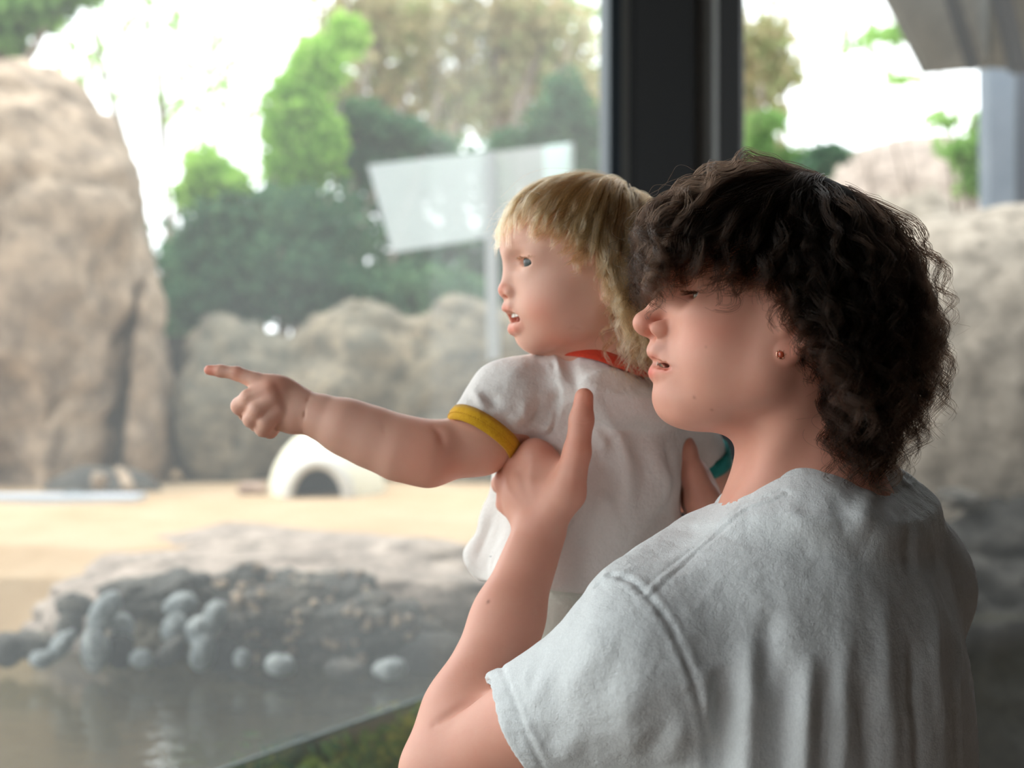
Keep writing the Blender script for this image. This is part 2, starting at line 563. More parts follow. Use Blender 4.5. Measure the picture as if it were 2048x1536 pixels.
# viewing glass with whitish translucency mixed in, in two panes each side of the post
def glass_material(name, veil, tint, rough=.0):
    m = MatB(name); v = m.coord('Object')
    tr = m.n('ShaderNodeBsdfTransparent'); tr.inputs[0].default_value = (*tint, 1)
    di = m.n('ShaderNodeBsdfTranslucent'); di.inputs[0].default_value = (.92, .96, .97, 1)
    mx = m.n('ShaderNodeMixShader')
    n = m.noise(v, 1.3, 5, .6)
    f = m.math('MULTIPLY', m.math('ADD', n, .5), veil)
    m.l(f, mx.inputs[0]); m.l(tr.outputs[0], mx.inputs[1]); m.l(di.outputs[0], mx.inputs[2])
    gl = m.n('ShaderNodeBsdfGlossy'); gl.inputs['Roughness'].default_value = .03
    fr = m.n('ShaderNodeFresnel'); fr.inputs[0].default_value = 1.33
    m2 = m.n('ShaderNodeMixShader'); m.l(m.math('MULTIPLY', fr.outputs[0], .03), m2.inputs[0])
    m.l(mx.outputs[0], m2.inputs[1]); m.l(gl.outputs[0], m2.inputs[2])
    m.l(m2.outputs[0], m.out.inputs[0]); return m.m
M_GLASS1 = glass_material('milky_glass', .048, (.97, .985, .98))
M_GLASS2 = glass_material('clear_glass', .018, (.98, .99, .985))
w1 = struct('window_1', box_between(gp(-4.2), gp(1.56), .05, 0, .30), M_FRAME)
struct('pane', box_between(gp(-2.9), gp(1.55), .018, .30, 3.65), M_GLASS1, w1)
struct('pane', box_between(gp(-4.2), gp(-2.98), .018, .30, 3.65), M_GLASS1, w1)
struct('frame_bar', box_between(gp(-2.98), gp(-2.90), .07, .30, 3.65), M_BLACK, w1)
struct('top_rail', box_between(gp(-4.2), gp(1.56), .08, 3.6, 3.66), M_BLACK, w1)
struct('added_wall_left', box_between(gp(-6.6), gp(-4.2), .16, 0, 3.65), M_INNER)  # unseen wall added in place of glass, darkens the room behind
# the post: a black core, frame strips and edges, some painting reflected light, on its two flanks
PX0, PX1 = 1208, 1486
def pcol(xa, xb, d, thick): return box_between(P(xa, 768, d), P(xb, 768, d), thick, 0, 3.65)
post = struct('trim_1', box_between(P(1268, 768, 3.86), P(1440, 768, 3.80), .22, 0, 3.65), M_BLACK)
def strip(name, xa, da, xb, db, thick, mat): struct(name, box_between(P(xa, 768, da), P(xb, 768, db), thick, 0, 3.65), mat, post)
strip('glazing_strip', 1209, 3.70, 1236, 3.72, .05, M_FRAME)
strip('edge_strip', 1236, 3.715, 1256, 3.725, .046, M_GREYM)  # grey strip paints the reflection stripe on the frame
strip('edge_strip', 1255, 3.71, 1272, 3.72, .060, M_BLACK)
strip('core_face', 1270, 3.66, 1388, 3.64, .04, M_BLACK)
strip('edge_strip', 1386, 3.70, 1428, 3.69, .046, M_GREYM)
strip('edge_glint_strip', 1426, 3.66, 1442, 3.66, .044, M_GLINT)  # pale strip paints the light along the post edge
strip('outer_face', 1440, 3.62, 1485, 3.60, .05, M_BLACK)
# second window beyond the post, then an unseen wall added to cut the side light
struct('added_wall_far', box_between((1.85, 3.96), (4.1, 4.5), .16, 0, 3.65), M_INNER)
q0, q1 = P(1482, 768, 3.66), np.array((1.85, 3.96, 0))
w2 = struct('window_2', box_between(q0, q1, .05, 0, .30), M_FRAME)
struct('pane', box_between(q0, q1, .018, .30, 3.65), M_GLASS2, w2)
# ================================================================ ground, water, rock work
def rock_material(name, a, b, c, scale=2.0, crack=.5, bump=.5):
    m = MatB(name); v = m.coord('Object')
    n = m.noise(v, scale, 8, .62, .4)
    n2 = m.noise(v, scale * 5.5, 6, .7)
    col = m.ramp(n, [(.30, a), (.50, b), (.70, c)])
    col = m.mix(m.ramp(n2, [(.36, (1, 1, 1)), (.62, (0, 0, 0))]), col, tuple(x * .62 for x in a), 'MIX') if crack else col
    mm = m.nt.nodes[-1]
    bm = m.bump(n2, bump, .03, m.bump(m.noise(v, scale * 22, 4), bump * .6, .008))
    m.principled(col, .9, bm)
    return m.m
M_CLIFF = rock_material('tan_rock', (0.278, 0.202, 0.144), (0.422, 0.312, 0.219), (0.523, 0.405, 0.303), 1.6)
M_WALLR = rock_material('brown_rock', (.110, .105, .080), (.215, .175, .120), (.36, .285, .195), 2.6)
M_SLAB = rock_material('grey_beige_rock', (.27, .215, .18), (.39, .315, .265), (.47, .39, .325), 2.4)
M_DARKR = rock_material('dark_grey_rock', (0.069, 0.066, 0.062), (0.144, 0.132, 0.115), (0.299, 0.253, 0.196), 11.0)
M_PALER = rock_material('pale_grey_stone', (0.247, 0.275, 0.285), (0.380, 0.408, 0.408), (0.494, 0.512, 0.494), 8.0)
M_BOULD = rock_material('beige_boulder', (0.254, 0.212, 0.165), (0.366, 0.313, 0.254), (0.437, 0.384, 0.319), 1.8)
M_WETR = rock_material('wet_dark_rock', (0.015, 0.014, 0.013), (0.037, 0.035, 0.031), (0.074, 0.067, 0.057), 9.0)
M_SANDM = rock_material('orange_sand', (.33, .215, .115), (.39, .27, .16), (.42, .31, .20), 3.0, 0, .25)
M_ALGAE = rock_material('algae_rock', (.05, .20, .16), (.32, .42, .12), (.85, .70, .18), 16.0)
M_BED = rock_material('pond_bed', (0.072, 0.078, 0.048), (0.156, 0.144, 0.078), (0.288, 0.252, 0.132), 4.0)

def ico(sub):
    import bmesh
    bm = bmesh.new(); bmesh.ops.create_icosphere(bm, subdivisions=sub, radius=1)
    V = np.array([v.co for v in bm.verts]); F = np.array([[v.index for v in f.verts] for f in bm.faces]); bm.free()
    return V, F
ICO = {k: ico(k) for k in (2, 3, 4, 5, 6)}
def rock_mesh(c, r, seed, sub=4, amp=.18, fs=1.6, rot=0.0, tilt=0.0, box=0.0, amp2=.05, fs2=7):
    V, F = ICO[sub]; U = V.copy()
    if box:
        s_ = np.abs(U) ** (1 - box * .6) * np.sign(U); U = s_ / np.maximum(np.linalg.norm(s_, axis=1, keepdims=True) ** .5, .01)
    U = U * (1 + amp * noise3(V, fs, 3, seed) + amp2 * noise3(V, fs2, 2, seed + 3))[:, None]
    U = U * np.asarray(r)
    ct, st_ = math.cos(tilt), math.sin(tilt)
    U = np.stack([U[:, 0] * ct + U[:, 2] * st_, U[:, 1], -U[:, 0] * st_ + U[:, 2] * ct], -1)
    cr, sr = math.cos(rot), math.sin(rot)
    U = np.stack([U[:, 0] * cr - U[:, 1] * sr, U[:, 0] * sr + U[:, 1] * cr, U[:, 2]], -1)
    return U + np.asarray(c), F
def rock(name, c, r, seed, mat, label=None, cat='rock', group=None, **kw):
    V, F = rock_mesh(c, r, seed, **kw)
    o = mesh_np(name, V, F, mat); tag(o, label, cat, group); return o
def field(x0, x1, y0, y1, nx, ny, fz):
    X, Y = np.meshgrid(np.linspace(x0, x1, nx), np.linspace(y0, y1, ny), indexing='ij')
    V = np.stack([X, Y, fz(X, Y)], -1).reshape(-1, 3)
    i = (np.arange(nx - 1)[:, None] * ny + np.arange(ny - 1)[None]).ravel()
    return V, np.stack([i, i + ny, i + ny + 1, i + 1], -1)
def sstep(x, a, b):
    t = np.clip((x - a) / (b - a), 0, 1); return t * t * (3 - 2 * t)
def ground_z(X, Y):
    q_ = np.stack([X, Y, X * 0], -1)
    h = .15 + .90 * sstep(Y, 2.95, 3.9) + .012 * noise3(q_, 3, 3, 1)
    right = np.where(X > .45, -((Y - 3.66) - (X - .60) * .246), -((X - G0[0]) * GN[0] + (Y - G0[1]) * GN[1]))
    h = h - 1.4 * sstep(X, .75, 1.15) * (1 - sstep(Y, 6.0, 8.0))
    return h - 1.6 * sstep(right, -.10, -.02)
struct('ground', field(-9, 9, 2.9, 40, 180, 220, ground_z), M_SANDM)
bed = struct('pond_bed', field(-6, 4, -4.6, 3.6, 120, 110, lambda X, Y: .30 + .10 * noise3(np.stack([X, Y, X * 0], -1), 2.5, 3, 2) - .9 * sstep((X - G0[0]) * GN[0] + (Y - G0[1]) * GN[1], .0, -.12)), M_BED)
# water surface, meeting the glass
m = MatB('pond_water'); v = m.coord('Object', (1, 2.4, 1))
bmp = m.bump(m.noise(v, 7, 3, .55, .6), .05, .05, m.bump(m.noise(v, 28, 2), .05, .01))
gl = m.n('ShaderNodeBsdfGlossy'); gl.inputs['Roughness'].default_value = .03; m.l(bmp, gl.inputs['Normal'])
gl.inputs[0].default_value = (.80, .82, .82, 1)
tr = m.n('ShaderNodeBsdfTransparent'); tr.inputs[0].default_value = (.88, .90, .72, 1)
mk = m.n('ShaderNodeBsdfDiffuse'); mk.inputs[0].default_value = (.055, .050, .032, 1)
ms = m.n('ShaderNodeMixShader'); ms.inputs[0].default_value = .22; m.l(tr.outputs[0], ms.inputs[1]); m.l(mk.outputs[0], ms.inputs[2])
fr = m.n('ShaderNodeFresnel'); fr.inputs[0].default_value = 1.38; m.l(bmp, fr.inputs['Normal'])
mf = m.n('ShaderNodeMixShader'); m.l(m.math('MINIMUM', m.math('MULTIPLY', fr.outputs[0], 1.05), .8), mf.inputs[0])
m.l(ms.outputs[0], mf.inputs[1]); m.l(gl.outputs[0], mf.inputs[2]); m.l(mf.outputs[0], m.out.inputs[0]); M_WATER = m.m
a_, b_ = gp(-6.4, .012, ZW), gp(1.5, .012, ZW)
Vw = np.array([a_, b_, (2.2, 4.0, ZW), (-7.0, 4.2, ZW), (-7.2, -1.5, ZW)])
water = mesh_np('water', Vw, np.array([(0, 1, 3), (1, 2, 3), (0, 3, 4)]), M_WATER, smooth=False)
tag(water, 'still brown pond water in front of the dark shore rocks', kind='structure')
wl = mesh_np('waterline', *tube([gp(-4, -.010, ZW), gp(-1, -.010, ZW), gp(1.5, -.010, ZW)], .0045, 8), plain_material('water_edge', (.42, .50, .48), .25), w1)
tag(wl, 'pale line of the water edge against the glass')
# algae covered rocks under water, seen through the glass
rr = np.random.RandomState(3)
cand = []
for i in range(60):
    t = -.1 + i * .028; s_ = rr.uniform(.045, .085); off = .10 + (.18, .02, .32, .10)[i % 4] + s_
    c = gp(t, off, (.56, .68, .60, .50)[i % 4] + rr.uniform(-.03, .03))
    px, py = 1024 + c[0] / c[1] * FPX, 768 + (CAMZ - c[2]) / c[1] * FPX
    if 470 < px < 900 and py < 1590 and all(np.linalg.norm(c - q_[1]) > (s_ + q_[2]) * 1.02 for q_ in cand): cand.append((px, c, s_))
ORD = ['leftmost', 'second from the left', 'third from the left', 'fourth from the left', 'fifth from the left', 'sixth from the left', 'seventh from the left', 'eighth from the left', 'ninth from the left', 'tenth from the left', 'eleventh from the left', 'twelfth from the left']
for i, (px, c, s_) in enumerate(sorted(cand, key=lambda q_: q_[0])[:12]):
    rock('underwater_stone', c, (s_, s_ * rr.uniform(.7, 1.1), s_ * rr.uniform(.6, .9)), 40 + i, M_ALGAE, 'algae covered stone under the waterline behind the glass, ' + ORD[i], 'stone', 'algae covered stones under water', sub=4, amp=.3)
# bed of the slab: grey beige rock shelf beyond the water
rock('rock_shelf', (-.52, 4.02, .84), (.84, .66, .235), 5, M_SLAB, 'broad flat grey beige rock shelf between the water and the sand', 'rock', sub=6, amp=.10, fs=2.0, box=.5, amp2=.03, fs2=9)
rock('rock_shelf', (-2.0, 4.50, .86), (1.05, .42, .17), 7, M_SLAB, 'low pale rock shelf on the sand at the left edge', 'rock', sub=5, amp=.12, box=.5)
rock('shore_rock', P(645, 1275, 3.40), (.28, .16, .135), 8, M_DARKR, 'long dark rubble rock with tan pebbles, right of the grey shore stones', 'rock', sub=6, amp=.22, box=.35, amp2=.12, fs2=8)
rock('shore_rock', P(490, 1195, 3.46), (.098, .10, .075), 9, M_DARKR, 'round dark rough rock on top of the rubble by the water', 'rock', sub=5, amp=.25, amp2=.10)
rock('shore_rock', P(318, 1192, 3.44), (.125, .10, .058), 10, M_DARKR, 'long dark rough rock above the two upright grey stones', 'rock', sub=5, amp=.28, amp2=.10, tilt=-.15)
rock('shore_rock', P(310, 1290, 3.42), (.110, .10, .080), 11, M_WALLR, 'brown rubble rock between the two upright grey stones', 'rock', sub=5, amp=.3, amp2=.12)
rock('shore_rock', P(865, 1310, 3.30), (.075, .09, .055), 12, M_WETR, 'dark square wet rock at the water beside the raised forearm', 'rock', sub=4, amp=.15, box=.7)
stones = [  # px, py, depth, rx, ry, rz, tilt, material, label
    (207, 1226, 3.22, .027, .03, .048, .55, 'P', 'smooth grey stone leaning to the right, on the left upright stone'),
    (191, 1298, 3.20, .029, .03, .046, .0, 'P', 'upright grey stone standing in the water, left one of two'),
    (428, 1236, 3.22, .023, .03, .040, .45, 'P', 'smooth pale stone leaning to the right, on the right upright stone'),
    (402, 1262, 3.21, .030, .03, .030, .5, 'P', 'pale rounded stone wedged under the right leaning stone'),
    (405, 1302, 3.19, .025, .03, .042, .1, 'P', 'upright pale stone standing in the water, right one of two'),
    (148, 1212, 3.26, .040, .03, .026, -.1, 'D', 'dark round stone on top of the leftmost stone heap'),
    (140, 1252, 3.24, .028, .03, .034, .3, 'D', 'dark stone in the middle of the leftmost stone heap'),
    (124, 1290, 3.20, .020, .03, .036, .6, 'P', 'small grey slanting stone at the foot of the leftmost heap'),
    (244, 1262, 3.27, .024, .03, .040, .1, 'P', 'pale round stone just right of the left upright stone'),
    (238, 1302, 3.24, .034, .03, .040, .0, 'W', 'black wet stone in the water right of the left upright stone'),
    (362, 1208, 3.30, .036, .03, .024, -.3, 'P', 'light grey flat stone left of the round dark rock'),
    (350, 1256, 3.24, .026, .03, .034, .3, 'P', 'grey stone below the light flat stone'),
    (343, 1302, 3.20, .022, .03, .040, .7, 'D', 'dark slanting stone left of the right upright stone'),
    (466, 1262, 3.26, .024, .03, .034, -.2, 'D', 'brownish stone right of the pale leaning stone'),
    (448, 1310, 3.22, .038, .03, .036, .0, 'W', 'black wet stone in the water right of the right upright stone'),
    (482, 1318, 3.18, .016, .02, .020, .0, 'P', 'tiny pale stone at the waterline under the dark rubble rock'),
    (285, 1318, 3.17, .024, .02, .020, .2, 'P', 'small pale stone at the waterline between the upright stones'),
    (60, 1290, 3.26, .055, .04, .030, .1, 'D', 'low dark stone at the waterline near the left edge'),
    (14, 1300, 3.24, .040, .04, .036, -.2, 'D', 'dark stone cut by the left edge at the waterline'),
    (84, 1318, 3.18, .024, .03, .018, .0, 'P', 'small grey stone in the water left of the leftmost heap'),
    (560, 1330, 3.16, .030, .03, .022, .0, 'P', 'grey stone in the water under the left end of the rubble rock'),
    (690, 1338, 3.14, .040, .03, .020, .1, 'D', 'dark stone in the water under the middle of the rubble rock'),
    (780, 1338, 3.14, .034, .03, .022, -.1, 'P', 'grey stone in the water under the right end of the rubble rock')]
for i, (px, py, d, rx, ry, rz, tl, mk_, lab) in enumerate(stones):
    rock('shore_stone', P(px, py, d - .06), (rx * 1.1, ry * 1.1, rz * 1.1), 60 + i, {'P': M_PALER, 'D': M_DARKR, 'W': M_WETR}[mk_], lab, 'stone', 'stones along the shore', sub=4, amp=.12, tilt=tl, amp2=.04)
# tan pebbles stuck in the rubble
peb = []
for ob in [o for o in COL.objects if o.name in ('shore_rock', 'shore_rock.001', 'shore_rock.003')]:
    me_ = ob.data; cv = np.empty(len(me_.vertices) * 3, np.float32); me_.vertices.foreach_get('co', cv); cv = cv.reshape(-1, 3)
    nv = np.empty(len(cv) * 3, np.float32); me_.vertices.foreach_get('normal', nv); nv = nv.reshape(-1, 3)
    w = np.nonzero((nv[:, 1] < -.25) & (cv[:, 2] > ZW + .01))[0]
    for k in rr.choice(w, 80 if ob.name == 'shore_rock' else 18, replace=False):
        peb.append(rock_mesh(cv[k] + nv[k] * .003, np.array((.009, .009, .0075)) * rr.uniform(.5, 1.7), int(k), sub=2, amp=.2))
V_, F_ = join(peb); o = mesh_np('pebbles', V_, F_, M_CLIFF); tag(o, 'tan pebbles scattered over the dark rubble rock', 'pebbles', kind='stuff')
# ---------------------------------------------------------------- cliff, rear rock wall
def rockform(name, S, lo, hi, res, mat, label, seed, amp=.05, fs=2.2, cat='rock'):
    V, F = extract(S, axis(lo[0], hi[0], res), axis(lo[1], hi[1], res), axis(lo[2], hi[2], res), 1)
    N = vnormals(V, F)
    rid = 1 - np.abs(noise3(V, fs, 2, seed)) * 2
    V = V + N * (amp * noise3(V, fs * .8, 4, seed + 1) - amp * .9 * np.clip(rid, .55, 1) ** 3 + amp * .3 * noise3(V, fs * 5, 2, seed))[:, None]
    o = mesh_np(name, V, F, mat); tag(o, label, cat); return o
S = SDF()
S.ell(IDF, P(10, 540, 6.6), (.62, .6, 1.0), .3).ell(IDF, P(150, 720, 6.5), (.24, .5, 1.15), .25).ell(IDF, P(-150, 640, 6.5), (.6, .6, 1.15), .3).ell(IDF, P(90, 400, 6.6), (.34, .4, .46), .2).ell(IDF, P(215, 470, 6.6), (.16, .4, .48), .15)
rockform('cliff', S, (-3.8, 5.7, .85), (-1.5, 7.4, 3.2), .04, M_CLIFF, 'tall tan artificial rock cliff filling the left edge', 12, .085, 2.0)
S = SDF(); S.ell(IDF, P(303, 790, 6.55), (.075, .25, .58), .08).ell(IDF, P(300, 900, 6.5), (.10, .25, .30), .08)
rockform('rock_pillar', S, (-2.1, 6.0, .9), (-1.4, 7.1, 1.95), .025, M_CLIFF, 'narrow tan rock pillar between two dark clefts right of the cliff', 14, .03, 3.0)
S = SDF(); S.ell(IDF, P(470, 850, 6.75), (.33, .4, .55), .15).ell(IDF, P(700, 830, 6.8), (.40, .4, .60), .15).ell(IDF, P(930, 850, 6.8), (.45, .4, .58), .15).ell(IDF, P(1200, 800, 6.8), (.5, .4, .7), .15).ell(IDF, P(1500, 760, 6.8), (.6, .4, .75), .2)
rockform('rock_wall', S, (-1.75, 6.2, .8), (2.0, 7.4, 2.3), .04, M_WALLR, 'low brown rock wall behind the cream den and under the shrubs', 15, .06, 2.6)
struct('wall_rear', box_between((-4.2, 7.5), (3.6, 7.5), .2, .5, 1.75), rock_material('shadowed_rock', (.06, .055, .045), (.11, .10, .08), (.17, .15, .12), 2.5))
S = SDF(); S.ell(IDF, P(215, 985, 5.95), (.23, .16, .115), .05).ell(IDF, P(150, 990, 5.95), (.15, .14, .06), .05)
rockform('dark_mound', S, (-2.3, 5.6, .9), (-1.2, 6.3, 1.3), .018, M_DARKR, 'low dark grey rock mound at the foot of the cliff', 17, .02, 5.0)
rock('round_stone', P(198, 960, 5.66), (.036, .03, .034), 21, M_CLIFF, 'small pale round stone on the dark mound at the cliff foot', 'stone', sub=3)
V_, F_ = tube([P(238, 940, 5.70), P(246, 950, 5.66), P(256, 972, 5.62), P(264, 992, 5.60)], [.020, .022, .024, .020], 10)
tag(mesh_np('driftwood', V_ + (.004 * noise3(V_, 30, 2, 2))[:, None], F_, M_CLIFF), 'pale bleached stick leaning on the dark mound', 'driftwood')
rock('pink_stone', P(503, 978, 5.75), (.062, .05, .030), 22, rock_material('pink_stone', (.42, .28, .21), (.55, .38, .29), (.6, .45, .36), 6), 'pinkish flat stone left of the cream den', 'stone', sub=3)
rock('flat_stone', P(150, 992, 5.50), (.07, .04, .016), 23, M_PALER, 'small pale flat stone lying on the grey kerb', 'stone', sub=3)
V_, F_ = slab(-3.4, P(281, 1000, 5.45)[0], 5.36, 5.54, 1.0, P(0, 990, 5.45)[2])
m = MatB('kerb_grey'); m.principled((.42, .45, .50), .7); tag(mesh_np('kerb', V_, F_, m.m, smooth=False), 'long pale blue grey kerb on the sand at the left edge', 'kerb')
# ---------------------------------------------------------------- cream den
den = empty('animal_den', P(650, 990, 5.75)); tag(den, 'cream rounded animal den with an arched dark opening on the sand', 'den')
dc = P(655, 1000, 5.85); S = SDF()
S.ell(IDF, dc, (.245, .26, .305), .02); S.ell(IDF, dc, (.215, .23, .275), .02, 's')
ac = P(635, 992, 5.60); S._cone(ac - (0, .3, 0), ac + (0, .22, 0), .105, .105, .01, 's')
S.plane((0, 0, 1.0), (0, 0, -1), .005)
M_CREAMD = plain_material('cream_plaster', (.80, .77, .62), .8)
V_, F_ = extract(S, axis(dc[0] - .3, dc[0] + .3, .012), axis(dc[1] - .32, dc[1] + .32, .012), axis(.96, 1.45, .012), 1)
mesh_np('dome', V_, F_, M_CREAMD, den)
a = np.linspace(0, PI, 28); ring = np.stack([ac[0] + .123 * np.cos(a), np.full(28, dc[1] - .235), ac[2] - .02 + .155 * np.sin(a)], -1)
V_, F_ = tube(ring, .024, 10, False, (1.3, 1.0)); mesh_np('opening_rim', V_, F_, plain_material('pale_grey_rim', (.60, .58, .54), .7), den)
Vb = np.array([(dc[0] - .17, dc[1] + .02, 1.0), (dc[0] + .17, dc[1] + .02, 1.0), (dc[0] + .15, dc[1] + .03, 1.24), (dc[0] - .15, dc[1] + .03, 1.24)])  # dark sheet in the hollow dome, paints the shade of the interior
Vb = np.concatenate([Vb, Vb + (0, .03, 0)]); mesh_np('dark_interior_sheet', Vb, np.array([(0, 1, 2, 3), (7, 6, 5, 4), (0, 4, 5, 1), (1, 5, 6, 2), (2, 6, 7, 3), (3, 7, 4, 0)]), plain_material('painted_den_shade', (.06, .065, .085), .8), den, smooth=False)
# ---------------------------------------------------------------- pale translucent screen on the far side
scr = empty('hazy_panel', P(920, 560, 6.5)); tag(scr, 'pale hazy translucent screen standing in front of the far shrubs', 'panel')
def frost(name, dens, col):
    m = MatB(name); tr = m.n('ShaderNodeBsdfTransparent'); tl = m.n('ShaderNodeBsdfTranslucent'); df = m.n('ShaderNodeBsdfDiffuse')
    tl.inputs[0].default_value = (*col, 1); df.inputs[0].default_value = (*col, 1)
    a1 = m.n('ShaderNodeMixShader'); a1.inputs[0].default_value = .5; m.l(tl.outputs[0], a1.inputs[1]); m.l(df.outputs[0], a1.inputs[2])
    n = m.noise(m.coord('Object'), 1.7, 3); f = m.math('ADD', m.math('MULTIPLY', n, .35), dens)
    a2 = m.n('ShaderNodeMixShader'); m.l(f, a2.inputs[0]); m.l(tr.outputs[0], a2.inputs[1]); m.l(a1.outputs[0], a2.inputs[2]); m.l(a2.outputs[0], m.out.inputs[0]); return m.m
def quad_slab(name, pts, dy, mat, parent):
    V = np.array(pts); V = np.concatenate([V, V + (0, dy, 0)])
    return mesh_np(name, V, np.array([(0, 1, 2, 3), (7, 6, 5, 4), (0, 4, 5, 1), (1, 5, 6, 2), (2, 6, 7, 3), (3, 7, 4, 0)]), mat, parent, smooth=False)
quad_slab('panel_sheet', [P(735, 330, 6.45), P(970, 304, 6.35), P(972, 475, 6.35), P(785, 505, 6.45)][::-1], .012, frost('frosted_panel', .34, (.66, .71, .72)), scr)
quad_slab('panel_sheet', [P(985, 304, 6.35), P(1142, 286, 6.25), P(1150, 480, 6.25), P(988, 475, 6.35)][::-1], .012, frost('clear_panel', .14, (.74, .76, .76)), scr)
quad_slab('panel_post', [P(968, 303, 6.33), P(990, 301, 6.33), P(1000, 720, 6.33), P(975, 720, 6.33)][::-1], .04, plain_material('grey_post', (.34, .36, .37), .6), scr)
quad_slab('edge_panel', [P(1088, 293, 6.22), P(1142, 285, 6.22), P(1146, 400, 6.22), P(1092, 400, 6.22)][::-1], .02, frost('bright_panel', .42, (.72, .84, .82)), scr)
quad_slab('panel_post', [P(1140, 285, 6.22), P(1147, 285, 6.22), P(1152, 720, 6.22), P(1145, 720, 6.22)][::-1], .03, plain_material('grey_post_2', (.40, .43, .43), .6), scr)
# ---------------------------------------------------------------- right: boulders, hill, shelter post
S = SDF(); S.ell(IDF, P(2080, 900, 5.6), (.75, .6, .98), .2).ell(IDF, P(1930, 800, 5.6), (.42, .5, .66), .2).ell(IDF, P(1800, 760, 5.7), (.35, .5, .62), .2)
rockform('boulder', S, (.9, 4.9, .3), (3.1, 6.4, 2.5), .035, M_BOULD, 'large smooth beige boulder behind the older person, at the right edge', 25, .03, 1.8)
S = SDF(); S.ell(IDF, P(2090, 1420, 5.0), (.56, .45, .78), .15).ell(IDF, P(1850, 1440, 4.95), (.45, .4, .68), .15)
rockform('dark_boulder', S, (.8, 4.2, -.1), (2.8, 5.6, 1.45), .03, M_WETR, 'dark rough wet boulder at the lower right edge', 27, .06, 4.0)
rock('rock_nub', P(1925, 1000, 4.95), (.085, .06, .040), 29, M_DARKR, 'small dark blue grey rock on the beige boulder', 'rock', sub=4, tilt=.2, amp=.25)
S = SDF(); S.ell(IDF, P(1840, 470, 12.5), (1.35, 1.2, .86), .3)
rockform('hill', S, (1.6, 10.5, .6), (5.5, 14.5, 4.2), .09, M_SLAB, 'pale tan rounded rock hill far behind the dark hair', 31, .06, 1.0)
rock('back_rock', P(1800, 700, 8.6), (.70, .5, 1.02), 33, M_BOULD, 'grey beige rock ridge between the far hill and the beige boulder', 'rock', sub=5, amp=.2)
sh = empty('roof_shelter', P(2020, 420, 7.0)); tag(sh, 'dark grey timber shelter roof and post at the upper right corner', 'shelter')
M_TIMB = concrete('weathered_timber', (.13, .135, .13), (.20, .20, .185), 6); M_POST = concrete('blue_grey_post', (.12, .15, .19), (.17, .20, .24), 3); M_RAFT = concrete('blue_dark_timber', (.045, .055, .075), (.06, .07, .09), 3)
quad_slab('post', [P(1977, 80, 7.0), P(2030, 80, 7.0), P(2030, 430, 7.0), P(1980, 430, 7.0)][::-1], .16, M_POST, sh)
quad_slab('post', [P(2036, -60, 7.25), P(2110, -60, 7.25), P(2110, 430, 7.25), P(2036, 430, 7.25)][::-1], .16, M_RAFT, sh)
quad_slab('fascia', [P(1755, -60, 5.9), P(2000, -60, 6.2), P(1990, 128, 6.7), P(1856, 140, 6.4)][::-1], .10, M_TIMB, sh)
quad_slab('rafter', [P(1885, -60, 5.85), P(1902, -60, 5.85), P(1962, 134, 6.35), P(1945, 134, 6.35)][::-1], .08, M_RAFT, sh)
quad_slab('rafter', [P(1985, -60, 5.9), P(2010, -60, 5.9), P(2060, 140, 6.35), P(2030, 140, 6.35)][::-1], .08, M_RAFT, sh)
quad_slab('roof_board', [P(1990, -60, 6.0), P(2150, -60, 6.0), P(2150, 140, 6.6), P(1985, 128, 6.6)][::-1], .08, M_TIMB, sh)
# ================================================================ trees and shrubs
def leaf_material(name, a, b, c, trans=.5):
    m = MatB(name); oi = m.attr('tone', 'Fac')
    col = m.ramp(oi, [(.0, a), (.5, b), (1.0, c)])
    d = m.n('ShaderNodeBsdfDiffuse'); t = m.n('ShaderNodeBsdfTranslucent'); m.l(col, d.inputs[0]); m.l(col, t.inputs[0])
    x = m.n('ShaderNodeMixShader'); x.inputs[0].default_value = trans; m.l(d.outputs[0], x.inputs[1]); m.l(t.outputs[0], x.inputs[2])
    m.l(x.outputs[0], m.out.inputs[0]); return m.m
L_DARK = leaf_material('dark_juniper_leaves', (.035, .095, .055), (.075, .165, .085), (.15, .27, .13), .4)
L_MID = leaf_material('green_leaves', (.09, .19, .05), (.17, .32, .09), (.28, .44, .15))
L_LIME = leaf_material('lime_leaves', (.20, .40, .06), (.34, .58, .11), (.50, .70, .20))
L_TAN = leaf_material('dry_tan_leaves', (.40, .31, .17), (.46, .41, .24), (.38, .46, .22))
L_FRESH = leaf_material('fresh_leaves', (.22, .42, .10), (.36, .58, .18), (.48, .66, .28))
M_BARK = concrete('grey_brown_bark', (.16, .12, .09), (.27, .21, .17), 9)
def leaves(blobs, n, size, rs, droop=.2, core=.0):
    """n bent leaves over a set of (centre, radii) lumps"""
    w = np.array([np.prod(b[1]) ** (2 / 3) for b in blobs]); w /= w.sum()
    k = rs.choice(len(blobs), n, p=w)
    C = np.array([b[0] for b in blobs])[k]; R = np.array([b[1] for b in blobs])[k]
    d = unit_(rs.normal(0, 1, (n, 3))); rad = rs.uniform(core, 1, n) ** .45
    c = C + d * R * rad[:, None]
    c += R * .12 * rs.normal(0, 1, (n, 3))
    a = unit_(rs.normal(0, 1, (n, 3)) + d * .6 - np.array((0, 0, droop))); b = unit_(np.cross(a, rs.normal(0, 1, (n, 3)))); nn = np.cross(a, b)
    s = size * rs.uniform(.6, 1.4, n)[:, None]
    P0 = c - a * s; P1 = c + b * s * .45 + nn * s * .12; P2 = c + a * s; P3 = c - b * s * .45 + nn * s * .12
    V = np.stack([P0, P1, P2, P3], 1).reshape(-1, 3); i = np.arange(n)[:, None] * 4
    F = np.concatenate([np.concatenate([i, i + 1, i + 2], 1), np.concatenate([i, i + 2, i + 3], 1)])
    tone = np.repeat(np.clip(.5 + .35 * rs.normal(0, 1, n) * .6 + .3 * noise3(c, 2.5, 1, 4), 0, 1), 4)
    return V, F, tone
